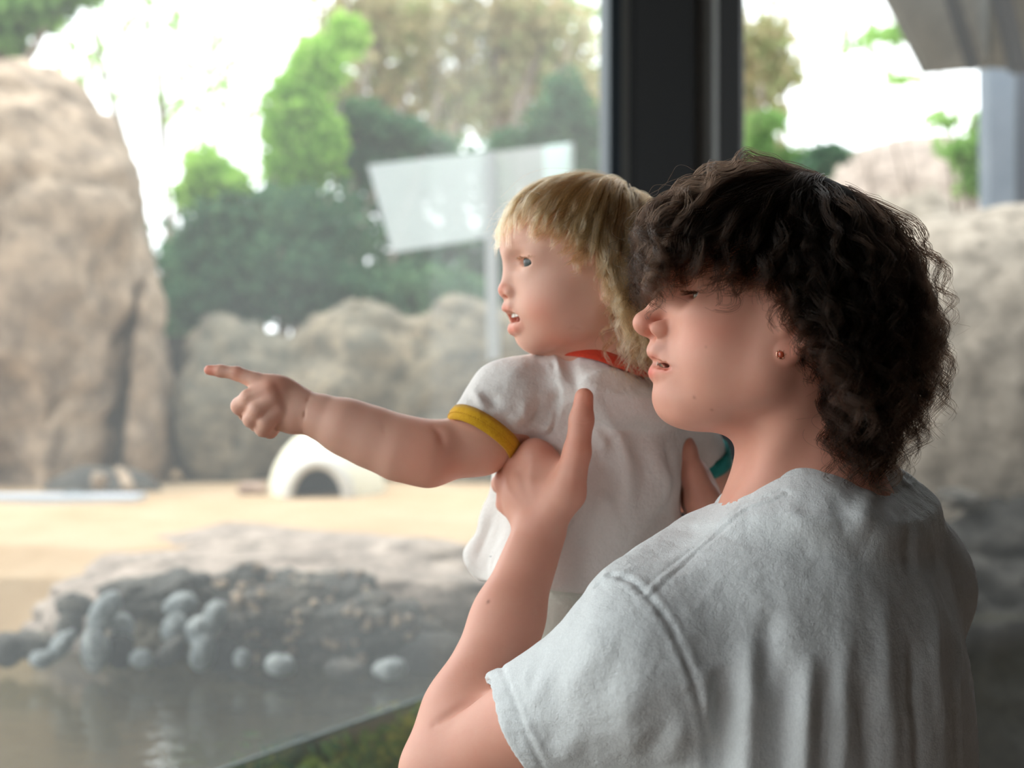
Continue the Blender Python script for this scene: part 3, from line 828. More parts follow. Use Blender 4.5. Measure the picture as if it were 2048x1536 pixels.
def unit_(v): return v / (np.linalg.norm(v, axis=-1, keepdims=True) + 1e-9)
def plant(name, label, cat, base, blobs, n, size, mat, seed, trunk=None, group=None, bark=None):
    rs = np.random.RandomState(seed)
    base = (base[0], base[1], 1.0 if base[2] > .9 else base[2])
    root = empty(name, base); tag(root, label, cat, group)
    V, F, tone = leaves(blobs, n, size, rs)
    o = mesh_np('foliage', V, F, mat, root, smooth=False, attrs={'tone': tone}); o['kind'] = 'stuff'
    base = np.asarray(base, float); parts = []
    for i, b in enumerate(blobs[:14]):
        c = np.asarray(b[0]); mid = (base + c) / 2 + rs.normal(0, .06, 3) * np.linalg.norm(c - base)
        r0 = (trunk or .03) * (1 if i == 0 else .6)
        parts.append(tube(catmull([base + rs.normal(0, .01, 3), mid, c, c + (c - mid) * .3], 9), np.linspace(r0, r0 * .3, 9), 6))
    V_, F_ = join(parts); mesh_np('branches', V_, F_, bark or M_BARK, root)
    return root
def B(px, py, d, rx, ry=None, rz=None):
    s = d / FPX
    return (P(px, py, d), np.array((rx * s, (ry or rx) * s, (rz or rx) * s)))
plant('juniper_shrub', 'wide dark green juniper shrub growing along the rear rock wall', 'shrub', P(520, 690, 7.2), [B(560, 560, 7.2, 170, 90, 95), B(430, 500, 7.3, 90, 80, 110), B(640, 470, 7.4, 110, 90, 100), B(400, 610, 7.1, 80, 70, 50), B(700, 600, 7.2, 120, 80, 60), B(540, 440, 7.5, 120, 90, 70), B(830, 600, 7.3, 150, 80, 75)], 9000, .035, L_DARK, 1, .05)
plant('juniper_shrub', 'dark spreading conifer branch sloping down to the right above the screen', 'shrub', P(700, 420, 8.0), [B(720, 240, 8.0, 60, 60, 40), B(790, 265, 8.0, 70, 60, 32), B(850, 290, 8.0, 60, 50, 22), B(720, 330, 8.1, 90, 80, 45)], 3200, .034, L_DARK, 2, .04)
plant('juniper_shrub', 'dark green pointed conifer beside the black post', 'shrub', P(1120, 430, 8.2), [B(1120, 250, 8.2, 80, 70, 60), B(1130, 190, 8.2, 45, 50, 50), B(1040, 285, 8.2, 75, 60, 28), B(1180, 300, 8.2, 60, 60, 90), B(1110, 330, 8.3, 110, 70, 50)], 3600, .034, L_DARK, 3, .04)
plant('leafy_shrub', 'bright lime green upright shrub left of the middle', 'shrub', P(610, 480, 7.7), [B(600, 200, 7.7, 60, 60, 80), B(565, 270, 7.7, 50, 50, 90), B(640, 130, 7.7, 60, 50, 60), B(630, 290, 7.7, 60, 60, 80), B(580, 370, 7.7, 60, 50, 60), B(690, 70, 7.8, 45, 45, 45)], 4600, .040, L_LIME, 4, .03)
plant('leafy_shrub', 'small yellow green shrub at the top of the cliff slope', 'shrub', P(420, 470, 7.4), [B(410, 340, 7.4, 45, 45, 50), B(450, 370, 7.4, 55, 45, 40), B(385, 390, 7.4, 40, 40, 40)], 1300, .036, L_LIME, 5, .02)
plant('leafy_tree', 'green tree branch hanging in the top left corner', 'tree', P(-260, 500, 9.0), [B(30, 20, 9.0, 110, 80, 55), B(-60, 60, 9.0, 100, 80, 60), B(130, -20, 9.0, 80, 60, 40), B(10, 90, 9.0, 50, 60, 22)], 1700, .06, L_MID, 6, .08)
plant('pale_tree', 'faint bare branched tree against the white sky left of the lime shrub', 'tree', P(340, 420, 10.0), [B(200, 110, 10, 130, 60, 60), B(330, 190, 10, 120, 60, 90), B(430, 100, 10, 110, 60, 90), B(300, 40, 10, 140, 60, 50), B(160, 150, 10, 60, 50, 25), B(450, 210, 10, 60, 50, 60)], 240, .06, L_FRESH, 7, .05)
plant('dry_tree', 'large tan and olive leaved tree behind the middle of the exhibit', 'tree', P(930, 420, 11.0), [B(760, 130, 11, 130, 90, 130), B(930, 80, 11, 150, 90, 120), B(880, 210, 11, 140, 90, 80), B(1010, 190, 11.2, 110, 90, 90), B(730, 20, 11, 130, 80, 70), B(1090, 60, 11, 110, 80, 70), B(1140, 150, 11, 80, 80, 70), B(680, 220, 11, 90, 80, 80), B(990, 20, 11, 150, 80, 60)], 4300, .062, L_TAN, 8, .12)
plant('green_tree', 'mottled green tree mixed into the tan tree at the top', 'tree', P(1000, 420, 12.0), [B(840, 40, 12, 120, 80, 60), B(1040, 120, 12, 110, 80, 60), B(960, 190, 12, 90, 80, 60), B(1180, 200, 12, 70, 80, 90), B(1120, 30, 12, 110, 80, 60)], 1300, .062, L_MID, 9, .10)
plant('dry_tree', 'tan and green tree seen just right of the black post', 'tree', P(1510, 430, 9.5), [B(1500, 150, 9.5, 70, 60, 130), B(1540, 90, 9.5, 60, 60, 90), B(1510, 270, 9.5, 70, 60, 90), B(1570, 150, 9.5, 40, 50, 40), B(1530, 330, 9.5, 70, 60, 50)], 2000, .045, L_TAN, 10, .05)
plant('leafy_shrub', 'green bush at the foot of the tree right of the black post', 'shrub', P(1530, 440, 8.8), [B(1530, 250, 8.8, 45, 40, 30), B(1510, 310, 8.8, 50, 40, 40), B(1600, 330, 8.8, 70, 50, 40)], 900, .040, L_MID, 11, .03)
plant('conifer_branch', 'dark green feathery conifer tip just above the dark hair', 'shrub', P(1640, 420, 8.0), [B(1660, 310, 8, 45, 40, 22), B(1630, 335, 8, 40, 40, 24)], 500, .032, L_DARK, 12, .02)
plant('leafy_branch', 'fresh light green leaves hanging beside the shelter post', 'tree', P(1990, 460, 7.6), [B(1945, 320, 7.6, 40, 40, 50), B(1965, 260, 7.6, 30, 40, 40), B(1890, 240, 7.6, 40, 30, 18), B(1920, 300, 7.6, 55, 40, 25), B(1950, 370, 7.6, 36, 40, 30)], 420, .050, L_FRESH, 13, .03)
plant('leafy_branch', 'faint fresh green leaves under the shelter roof edge', 'tree', P(1900, 200, 8.6), [B(1740, 80, 8.6, 70, 40, 26), B(1800, 60, 8.6, 40, 40, 30), B(1690, 95, 8.6, 40, 30, 14), B(1800, 160, 8.6, 60, 40, 10)], 150, .050, L_FRESH, 14, .012)
plant('hedge', 'dense dark green hedge behind the pale screen', 'hedge', P(900, 600, 9.2), [B(420, 560, 9.2, 150, 80, 130), B(640, 540, 9.2, 160, 80, 140), B(860, 540, 9.2, 160, 80, 150), B(1080, 530, 9.2, 160, 80, 150), B(1250, 520, 9.2, 120, 80, 150), B(300, 600, 9.0, 90, 80, 120), B(900, 350, 9.3, 140, 80, 70), B(760, 380, 9.3, 100, 80, 60)], 8600, .05, L_DARK, 15, .05)
plant('hedge', 'dense green hedge hidden behind the tan cliff at the left', 'hedge', (-5.2, 10.5, 1), [((-6.6 + .7 * i, 10.5, 1.9), np.array((.6, .5, 1.0))) for i in range(5)], 3000, .07, L_DARK, 16, .05)
L_WEED = leaf_material('pondweed_leaves', (.03, .13, .09), (.22, .33, .08), (.72, .58, .14))
for lab, t0 in (('mixed green and yellow pondweed under the waterline at the bottom edge', .05), ('green pondweed under the waterline beside the raised elbow', .52)):
    c_ = [gp(t0 + .10 * i, .10 + .07 * (i % 2), .60 + .05 * ((i * 7) % 3)) for i in range(5)]
    plant('pondweed', lab, 'plant', (c_[2][0], c_[2][1], .40), [(c, np.array((.09, .06, .12))) for c in c_], 900, .020, L_WEED, 21 + int(t0 * 10), .006)
# ================================================================ the older person
M_SKIN_A = skin_material('skin_older', (0.74, 0.39, 0.285), (0.66, 0.21, 0.15))
M_TEE = cloth_material('light_grey_cotton', (0.79, 0.81, 0.81), (0.64, 0.655, 0.66), 800, (40, 40, 8), .7)
person = empty('person', (0.30, 1.30, 0.0))
tag(person, 'older person with dark curly hair and light grey T-shirt holding the child up', 'person')

HA = Frame(P(1552, 648, 1.24), (-1.0, 0.0), math.radians(8))

def adult_head(S, H):
    # skull, face mass
    S.ell(H, (.003, 0, .046), (.098, .074, .085), .02)
    S.ell(H, (-.036, 0, .02), (.060, .060, .060), .03)
    S.ell(H, (.052, 0, .054), (.049, .056, .050), .03)
    S.ell(H, (.046, 0, -.016), (.051, .051, .056), .025)
    S.ell(H, (.046, 0, -.056), (.044, .045, .038), .03)
    S.ell(H, (.028, .044, -.026), (.036, .021, .044), .03, mir=True)
    S.cone(H, (.010, .050, -.046), (.068, .020, -.080), .017, .0135, .025, mir=True)
    S.cone(H, (.002, .056, .000), (.010, .050, -.046), .015, .017, .03, mir=True)
    S.ell(H, (.056, .042, -.002), (.028, .020, .017), .02, mir=True)
    S.ell(H, (.050, .036, -.034), (.028, .023, .032), .02, mir=True)
    S.ell(H, (.072, 0, -.050), (.027, .029, .030), .016)
    S.ell(H, (.0765, 0, -.0800), (.0205, .022, .0160), .016)
    S.ell(H, (.046, 0, -.086), (.034, .034, .0130), .02)
    S.cone(H, (.0915, .006, .037), (.076, .046, .034), .0115, .010, .014, mir=True)
    # eye sockets, eyes under the lids
    S.ell(H, (.0985, .034, .0150), (.020, .0215, .0125), .012, 's', mir=True)
    S.ell(H, (.0665, .0335, .0140), (.0140, .0150, .0140), .005, mir=True)
    S.ell(H, (.0800, .0350, .0122), (.011, .0150, .0028), .003, 's', rot=(0, -.06), mir=True)
    # nose
    S.chain(H, [(.0890, 0, .034), (.0925, 0, .018), (.0970, 0, .006), (.1040, 0, -.0020), (.1135, 0, -.0135)], [.0090, .0078, .0074, .0080, .0092], .008, k0=.008)
    S.ell(H, (.1147, 0, -.0158), (.0105, .0115, .0098), .005)
    S.ell(H, (.0975, .0142, -.0195), (.0135, .0066, .0086), .004, mir=True)
    S.cone(H, (.1130, 0, -.0210), (.0985, 0, -.0255), .0046, .0068, .005)
    S.ell(H, (.1075, .0095, -.0268), (.0078, .0044, .0046), .003, 's', rot=(1, .25), mir=True)
    # mouth
    S.ell(H, (.0950, 0, -.0335), (.0115, .0200, .0090), .006)
    S.chain(H, [(.1025, 0, -.0385), (.1005, .009, -.0390), (.0925, .018, -.0440), (.0868, .0255, -.0492)], [.0057, .0056, .0043, .0025], .004, mir=True, k0=.006)
    S.chain(H, [(.0980, 0, -.0572), (.0950, .010, -.0567), (.0905, .018, -.0556), (.0865, .0255, -.0538)], [.0064, .0060, .0048, .0025], .004, mir=True, k0=.005)
    S.chain(H, [(.1105, 0, -.0483), (.1035, .010, -.0490), (.0968, .018, -.0502), (.0925, .0245, -.0512), (.0898, .0290, -.0518)], [.0040, .0040, .0033, .0025, .0013], .003, 's', mir=True, k0=.0015)
    S.ell(H, (.0860, 0, -.0502), (.0130, .0225, .0034), .0015, 's')
    # ear (mostly under the hair): rim, bowl, lobe
    ear = [(.003, .0725, .010), (-.002, .079, .026), (-.014, .083, .032), (-.025, .0845, .020), (-.023, .083, .002), (-.013, .0795, -.014), (-.005, .0760, -.026)]
    S.chain(H, ear, [.0035, .0038, .004, .004, .004, .0042, .0052], .003, k0=.004, mir=True)
    S.ell(H, (-.009, .0765, .004), (.014, .0040, .024), .004, rot=[(2, -.32)], mir=True)
    S.ell(H, (.0005, .0755, -.0275), (.0098, .0048, .0098), .004, mir=True)
    S.ell(H, (.006, .0735, -.008), (.0055, .0050, .0075), .004, mir=True)
    S.ell(H, (-.0050, .0800, -.006), (.0070, .0050, .0075), .003, 's', mir=True)

N0 = P(1603, 985, 1.262)
TA = Frame(N0, (-.707, .707), 0)
SHL, SHR = TA((.030, .182, -.129)), TA((0, -.166, -.090))
ELB, WRI = P(902, 1546, 1.27), P(1080, 1062, 1.362)
ELR, WRR = np.array((.305, 1.600, 1.165)), P(1432, 1075, 1.478)

SA = SDF()
adult_head(SA, HA)
W0 = IDF
# neck and trunk
SA.cone(W0, HA((-.022, 0, -.035)), N0 + (.010, .004, -.02), .053, .064, .03)
SA.cone(W0, N0 + (.004, .004, -.02), TA((-.02, 0, -.10)), .058, .075, .04)
SA.cone(HA, (-.028, .052, -.016), (-.004, .020, -.150), .011, .010, .02, mir=True)   # neck muscle
SA.cone(W0, TA((-.02, .02, -.045)), SHL, .045, .055, .05)
SA.cone(W0, TA((-.02, -.02, -.045)), SHR, .045, .055, .05)
SA.ell(TA, (.005, 0, -.20), (.098, .150, .200), .05)
SA.ell(TA, (.010, 0, -.42), (.095, .135, .180), .06)
# arms
def limb(S, J, E, W, k=.03, s=1.0):
    S.cone(W0, J, E, .050 * s, .0430 * s, k)
    fd = (W - E)
    S.cone(W0, E, E + fd * .22, .0420 * s, .0430 * s, .022)
    S.cone(W0, E + fd * .22, E + fd * .62, .0430 * s, .0310 * s, .02)
    S.cone(W0, E + fd * .62, W, .0310 * s, .0255 * s, .02)
limb(SA, SHL, ELB, WRI)
limb(SA, SHR, ELR, WRR)
# near hand: back of the hand to the camera, thumb up the child's back, fingers round the ribs
def hand(S, wr, mcps, chains, thumb, trad, s=1.0, palm=None, frads=None):
    for i, (mp, ch) in enumerate(zip(mcps, chains)):
        r0 = (.0115, .0118, .0110, .0098)[i] * s
        S.cone(W0, wr + (mp - wr) * .12, mp, .0165 * s, .0125 * s, .012)
        S.ell(W0, mp, (r0 * 1.12,) * 3, .008)
        S.chain(W0, [mp] + list(ch), [r0, r0 * .92, r0 * .84, r0 * .72], .003, k0=.005)
    S.chain(W0, thumb, trad, .006, k0=.008)
    if palm is not None:
        for c, r in palm: S.ell(W0, c, (r, r, r), .015)
mL = [P(1070, 908, 1.378), P(1034, 928, 1.392), P(1016, 964, 1.404), P(1020, 1005, 1.410)]
chL = [[P(1055, 900, 1.412), P(1062, 902, 1.440), P(1085, 908, 1.455)],
       [P(1014, 930, 1.432), P(1025, 934, 1.466), P(1050, 940, 1.484)],
       [P(1003, 968, 1.440), P(1013, 974, 1.472), P(1038, 980, 1.488)],
       [P(1010, 1008, 1.438), P(1018, 1012, 1.462), P(1040, 1018, 1.475)]]
thL = [P(1085, 1050, 1.356), P(1133, 985, 1.346), P(1154, 905, 1.343), P(1163, 840, 1.346), P(1168, 795, 1.350)]
hand(SA, WRI, mL, chL, thL, [.020, .0180, .0128, .0112, .0092], palm=[(P(1062, 985, 1.380), .022), (P(1100, 985, 1.366), .020), (P(1085, 930, 1.380), .016)])
SA.cone(W0, P(1062, 915, 1.380), P(1140, 950, 1.362), .010, .010, .015)           # web to the thumb
# far hand, behind the child's other side
mR = [P(1368, 915, 1.520), P(1374, 940, 1.530), P(1384, 972, 1.536), P(1394, 1005, 1.536)]
chR = [[P(1350, 910, 1.545), P(1330, 912, 1.555), P(1310, 915, 1.555)],
       [P(1356, 940, 1.560), P(1334, 942, 1.570), P(1312, 944, 1.568)],
       [P(1364, 974, 1.564), P(1342, 976, 1.574), P(1318, 978, 1.572)],
       [P(1374, 1008, 1.560), P(1354, 1010, 1.568), P(1334, 1012, 1.566)]]
thR = [P(1424, 1050, 1.480), P(1405, 1000, 1.478), P(1385, 945, 1.478), P(1370, 900, 1.482), P(1360, 868, 1.488)]
hand(SA, WRR, mR, chR, thR, [.020, .0185, .0132, .0116, .0094], palm=[(P(1400, 990, 1.505), .020), (P(1384, 950, 1.503), .016)])

def build_teen_body():
    X = axis(-.20, .50, .0026, [(.09, .27, .0013), (-.05, .09, .0018)])
    Y = axis(1.05, 1.66, .0026, [(1.155, 1.25, .0013), (1.25, 1.40, .0020)])
    Z = axis(.95, 1.70, .0028, [(1.44, 1.60, .0012), (1.35, 1.44, .0018)])
    V, F = extract(SA, X, Y, Z, 2)
    N = vnormals(V, F)
    L = HA.inv(V)
    tint = np.ones((len(V), 3), np.float32)
    def blob(c, r, col, mir=True):
        c = np.asarray(c); r = np.asarray(r)
        for sg in ((1, -1) if mir else (1,)):
            q = (L - c * (1, sg, 1)) / r
            w = np.exp(-(q * q).sum(1) * 1.5)[:, None]
            tint[:] = tint * (1 - w) + tint * np.asarray(col) * w
    return V, F, N, L, tint, blob

VB, FB, NB_, LB, TINT, blob = build_teen_body()
# pigment: lips, nose and cheek flush, the shadow of a first moustache, moles
blob((.102, .006, -.0435), (.006, .014, .0028), (.98, .68, .66))
blob((.105, .006, -.0575), (.008, .016, .0058), (1.0, .60, .60))
blob((.092, .020, -.0548), (.010, .012, .0034), (1.0, .62, .60))
blob((.0880, .010, -.0502), (.013, .020, .0028), (.26, .07, .06))
blob((.098, .014, -.0360), (.010, .012, .0065), (.80, .80, .84))
blob((.112, .006, -.016), (.014, .014, .011), (1.02, .80, .77))
blob((.060, .050, -.018), (.026, .030, .022), (1.02, .86, .83))
blob((.0005, .076, -.0275), (.012, .012, .014), (1.08, .90, .88))
blob((.085, .030, .010), (.012, .020, .004), (.86, .80, .82))
def dot_px(px, py, r, col):
    p = hit(SA, px, py); w = np.exp(-(np.linalg.norm(VB - p, axis=1) / r) ** 2)[:, None]
    TINT[:] = TINT * (1 - w) + TINT * np.asarray(col) * w
for m in ((1416, 942, .0018), (1454, 953, .0014), (1424, 818, .0013), (1390, 794, .0015), (977, 1204, .0018), (1413, 694, .0012)):
    dot_px(m[0], m[1], m[2], (.42, .33, .30))
# knuckles and finger tips run redder
for q in mL + [thL[2], thL[4]]:
    w = np.exp(-(np.linalg.norm(VB - q, axis=1) / .014) ** 2)[:, None]
    TINT[:] = TINT * (1 - w) + TINT * np.array((1.03, .86, .82)) * w
def groove(V, N, pts, depth, width):
    d, t = seg_dist(V, pts)
    return V - N * (depth * np.exp(-(d / width) ** 2) * np.sin(np.clip(t, 0.03, 0.97) * PI) ** .4)[:, None]
for pts in ([(1150, 838), (1166, 842), (1182, 838)], [(1151, 845), (1167, 849), (1182, 845)], [(1160, 805), (1174, 808), (1185, 803)]):
    VB = groove(VB, NB_, [hit(SA, *q) for q in pts], .0006, .0012)
VB = groove(VB, NB_, [hit(SA, *q) for q in ((872, 1447), (895, 1432), (925, 1413), (960, 1392), (990, 1372))], .0038, .0050)
VB = groove(VB, NB_, [hit(SA, *q) for q in ((1333, 648), (1338, 660), (1333, 672), (1320, 679))], .0014, .0024)
for pts, hgt in (([(1070, 1000), (1060, 950), (1064, 915)], .0009), ([(1055, 1010), (1038, 965), (1030, 935)], .0010), ([(1048, 1020), (1025, 990), (1014, 968)], .0009), ([(1135, 1010), (1150, 940), (1158, 890)], .0007)):
    VB = groove(VB, NB_, [hit(SA, *q) for q in pts], -hgt, .0045)
for pts in ([(1050, 990), (1042, 950), (1045, 925)], [(1036, 1000), (1018, 965), (1014, 945)]):
    VB = groove(VB, NB_, [hit(SA, *q) for q in pts], .0009, .0050)
_np = hit(SA, 1177, 797); _w = np.exp(-(np.linalg.norm((VB - _np) * (1, .6, .62), axis=1) / .0052) ** 6)[:, None]
TINT = TINT * (1 - _w) + np.array((1.12, 1.02, 1.0)) * _w
mesh_np('body', VB, FB, M_SKIN_A, person, attrs={'tint': TINT})

# eyes and a glimpse of teeth
def eyeball(parent, c, r, fwd, iris, name='eye'):
    n, m = 24, 32
    th = np.linspace(0, PI, n + 1); ph = np.linspace(0, 2 * PI, m, endpoint=False)
    z = np.asarray(fwd, float) / np.linalg.norm(fwd); x = np.cross(z, (0, 0, 1.0)); x /= np.linalg.norm(x); y = np.cross(z, x)
    V = []; C = []
    for t in th:
        bulge = 1 + .06 * math.exp(-(t / .5) ** 4)
        for p in ph:
            V.append(c + r * bulge * (math.cos(t) * z + math.sin(t) * (math.cos(p) * x + math.sin(p) * y)))
            C.append((.015, .012, .012) if t < .24 else iris if t < .50 else tuple(q * .45 for q in iris) if t < .56 else (.74, .70, .67))
    F = [(i * m + j, i * m + (j + 1) % m, (i + 1) * m + (j + 1) % m, (i + 1) * m + j) for i in range(n) for j in range(m)]
    return mesh_np(name, np.array(V), np.array(F), M_EYE, parent, attrs={'tint': np.array(C)})
_m = MatB('eye_surface'); _p = _m.principled(_m.attr('tint', 'Color'), .08); M_EYE = _m.m
M_TEETH = plain_material('tooth_enamel', (.78, .73, .64), .25)
for sg in (1, -1):
    eyeball(person, HA((.0665, .0335 * sg, .0140)), .0129, HA.R @ np.array((1, 0, -.05)), (.16, .11, .07))
def teeth(parent, H, cs, size):
    parts = []
    for c, ry in cs:
        S = SDF(); S.box(Frame(H(c), H.R[:2, 0], 0, 0, H.s), (0, 0, 0), size, .0012)
        a = np.linspace(-1, 1, 6)
        G = [np.array(v) for v in ((-1, -1, -1), (1, -1, -1), (1, 1, -1), (-1, 1, -1), (-.8, -.8, 1), (.8, -.8, 1), (.8, .8, 1), (-.8, .8, 1))]
        ca, sa = math.cos(ry), math.sin(ry)
        V = []
        for g in G:
            q_ = g * np.array(size); q_ = np.array((q_[0] * ca - q_[1] * sa, q_[0] * sa + q_[1] * ca, q_[2])); V.append(H(np.array(c) + q_))
        mesh_np('tooth', np.array(V), np.array([(0, 3, 2, 1), (4, 5, 6, 7), (0, 1, 5, 4), (1, 2, 6, 5), (2, 3, 7, 6), (3, 0, 4, 7)]), M_TEETH, parent, smooth=False)
teeth(person, HA, [((.0985, .0042, -.0472), 0.1), ((.0985, -.0042, -.0472), -.1)], (.0018, .0038, .0045))
# ear stud: amber stone in a bright claw setting
M_GOLD = plain_material('rose_gold', (.85, .50, .36), .18, Metallic=1.0)
_m = MatB('amber_stone'); _p = _m.principled((.45, .07, .03), .06); _p.inputs['Coat Weight'].default_value = .6; M_AMBER = _m.m
lob = hit(SA, 1562, 709); en = np.array((-.10, -1.0, .05)); en /= np.linalg.norm(en)
ea = np.cross(en, (0, 0, 1.0)); ea /= np.linalg.norm(ea); eb = np.cross(en, ea)
def dome(c, n, a, b, prof, m):
    th = np.linspace(0, 2 * PI, m, endpoint=False); V = []; F = []
    for r_, h_ in prof: V += [c + r_ * (math.cos(t) * a + math.sin(t) * b) + n * h_ for t in th]
    k = len(prof)
    F = [(i * m + j, i * m + (j + 1) % m, (i + 1) * m + (j + 1) % m, (i + 1) * m + j) for i in range(k - 1) for j in range(m)]
    V.append(c + n * prof[-1][1]); F3 = [((k - 1) * m + j, (k - 1) * m + (j + 1) % m, len(V) - 1) for j in range(m)]
    return np.array(V), [np.array(F), np.array(F3)]
V_, F_ = dome(lob, en, ea, eb, [(.0030, -.001), (.0032, .0012), (.0022, .0026), (.0010, .0030)], 8)
stud = mesh_np('ear_stud', V_, F_, M_AMBER, person, smooth=False); tag(stud, 'amber ear stud in a bright setting')
th = np.linspace(0, 2 * PI, 24, endpoint=False)
V_, F_ = tube([lob + .0036 * (math.cos(t) * ea + math.sin(t) * eb) + en * .0008 for t in th], .0007, 8, True)
mesh_np('setting', V_, F_, M_GOLD, stud)
parts = [dome(lob + .0034 * (math.cos(t) * ea + math.sin(t) * eb) + en * .0014, en, ea, eb, [(.0007, 0), (.0006, .0008), (.0003, .0011)], 8) for t in np.linspace(0, 2 * PI, 6, endpoint=False)]
V_, F_ = join(parts); mesh_np('claws', V_, F_, M_GOLD, stud)
# ---------------------------------------------------------------- the older person's T-shirt
COLLAR = catmull([P(1443, 996, 1.315), P(1465, 981, 1.268), P(1507, 965, 1.226), P(1560, 947, 1.204), P(1610, 942, 1.196),
                  P(1660, 949, 1.198), P(1705, 961, 1.210), P(1750, 950, 1.240), P(1788, 933, 1.285), P(1765, 925, 1.335),
                  P(1650, 938, 1.372), P(1510, 978, 1.368), P(1443, 996, 1.315)], 73)[:-1]
ADIR = (ELB - SHL) / np.linalg.norm(ELB - SHL)
HEM = SHL + (ELB - SHL) * .735
ST = SDF()
ST.cone(W0, TA((-.02, .045, -.062)), SHL + (0, 0, -.004), .052, .062, .05)
ST.cone(W0, TA((-.02, -.045, -.062)), SHR + (0, 0, -.010), .050, .056, .05)
ST.ell(TA, (-.010, 0, -.21), (.120, .188, .20), .06)
ST.ell(TA, (.000, 0, -.44), (.128, .180, .30), .08)
ST.ell(TA, (-.050, .03, -.16), (.075, .13, .12), .05)
ST.cone(W0, P(1402, 1092, 1.275), P(1264, 1198, 1.185), .030, .034, .03)
ST.cone(W0, P(1772, 1026, 1.335), P(1816, 1170, 1.375), .040, .048, .05)
# near sleeve, far sleeve
_off = np.array((0, 0, -.008))
ST.cone(W0, SHL + _off, HEM + _off + ADIR * .02, .064, .066, .035)
ST.cone(W0, SHR + _off, SHR + (ELR - SHR) * .72, .056, .064, .04)
# cloth drawn up round the neck
for i in range(0, 72, 3):
    c = COLLAR[i]; o = c - N0; o[2] = 0; o /= np.linalg.norm(o)
    ST.cone(W0, c - (0, 0, .013), c + o * .014 - (0, 0, .046), .0045, .024, .026)
# openings: sleeve ends, neck
HN = np.array((-.918, -.06, -.395)); HN /= np.linalg.norm(HN)
HEMP = P(1010, 1443, 1.25)
ST.plane(HEMP, HN, .003)
_S2 = SDF(); _S2._cone(HEM - ADIR * .05 + _off, HEM + ADIR * .06 + _off, .058, .060, 0, 'u')
ST.other(_S2, 0, .003, 's', HEM, .14)
_S3 = SDF(); _S3._cone(N0 + (.004, .004, -.035), N0 + (.0, .004, .12), .056, .068, 0, 'u')
ST.other(_S3, 0, .008, 's', N0 + (0, 0, .04), .18)
ST.plane(N0 + (0, 0, -.62), (0, 0, -1), .004)
hr = SHR + (ELR - SHR) * .66
ST.ops[-1] = ST.ops[-1]
TX = axis(-.12, .52, .0040, [(.0, .46, .0028)])
TY = axis(1.02, 1.60, .0040, [(1.03, 1.30, .0028)])
TZ = axis(.74, 1.46, .0040, [(1.16, 1.44, .0028)])
VT, FT = extract(ST, TX, TY, TZ, 2)
NT_ = vnormals(VT, FT)
def hp(S, *pts): return [hit(S, *q) for q in pts]
def ridge(V, N, pts, h, w, ends=1.0):
    d, t = seg_dist(V, pts)
    return N * (h * np.exp(-(d / w) ** 2) * (np.sin(np.clip(t, 0.01, .99) * PI) ** ends))[:, None]
D = np.zeros_like(VT)
# drapes falling down the back: ridges that start below the shoulder blades
for (x0, y0, x1, y1, h, w) in ((1505, 1270, 1490, 1540, .0065, .012), (1575, 1300, 1560, 1545, -.0050, .013), (1620, 1300, 1590, 1545, .0060, .011), (1540, 1210, 1530, 1400, -.0045, .010),
                               (1690, 1230, 1672, 1545, .0035, .012), (1660, 1330, 1640, 1545, -.004, .009), (1760, 1180, 1780, 1540, .0030, .013), (1730, 1350, 1735, 1545, -.0035, .010),
                               (1850, 1120, 1880, 1540, .0030, .012), (1820, 1250, 1835, 1545, -.0035, .010), (1440, 1330, 1436, 1520, -.0085, .014), (1415, 1320, 1420, 1500, .0055, .010),
                               (1905, 1200, 1915, 1540, .003, .010), (1650, 1000, 1745, 1120, -.0022, .014), (1560, 1010, 1650, 1080, .0018, .010), (1745, 985, 1700, 1080, .0030, .012),
                               (1800, 1010, 1830, 1160, -.0035, .012), (1850, 1040, 1880, 1180, .0028, .011)):
    mid = hit(ST, (x0 + x1) / 2, (y0 + y1) / 2)
    if y1 > 1500: y1 = y1 + 190
    D += ridge(VT, NT_, [hit(ST, x0, y0), mid, hit(ST, x1, y1)], h * 1.5, w * .85)
# sleeve wrinkles
for (x0, y0, x1, y1, h, w) in ((1200, 1290, 1130, 1400, .0024, .010), (1260, 1270, 1190, 1420, -.0022, .009), (1100, 1330, 1060, 1420, .0018, .008), (1300, 1330, 1230, 1480, .0026, .011),
                               (1180, 1440, 1110, 1530, .0028, .010), (1340, 1400, 1290, 1530, -.003, .011), (1240, 1500, 1330, 1440, .0022, .009), (1080, 1440, 1120, 1520, -.0020, .008),
                               (1150, 1260, 1250, 1330, .0015, .008), (1380, 1420, 1330, 1535, .003, .010)):
    D += ridge(VT, NT_, hp(ST, (x0, y0), ((x0 + x1) / 2, (y0 + y1) / 2), (x1, y1)), h, w)
# armhole seam: the sleeve is set into a raised seam, the cloth puckers beside it
SEAM = hp(ST, (1196, 1170), (1225, 1152), (1262, 1163), (1292, 1190), (1322, 1225), (1350, 1270), (1375, 1330), (1398, 1400), (1414, 1470), (1416, 1530))
dS, tS = seg_dist(VT, SEAM)
D += NT_ * (.0012 * np.exp(-((dS - .006) / .0040) ** 2) - .0018 * np.exp(-(dS / .0020) ** 2))[:, None]
D += NT_ * (.0011 * noise3(np.stack([tS * 26, dS * 30, dS * 0], -1), 1.0, 2, 4) * np.exp(-(dS / .014) ** 2))[:, None]
# shoulder seam: twin stitched ridge
SH2 = hp(ST, (1562, 988), (1530, 1000), (1490, 1018), (1430, 1070), (1370, 1118), (1325, 1160), (1292, 1190))
dS2, tS2 = seg_dist(VT, SH2)
D += NT_ * (.0010 * np.exp(-((dS2) / .0050) ** 2) - .0014 * np.exp(-((dS2 - .0045) / .0016) ** 2) - .0006 * np.exp(-(dS2 / .0012) ** 2))[:, None]
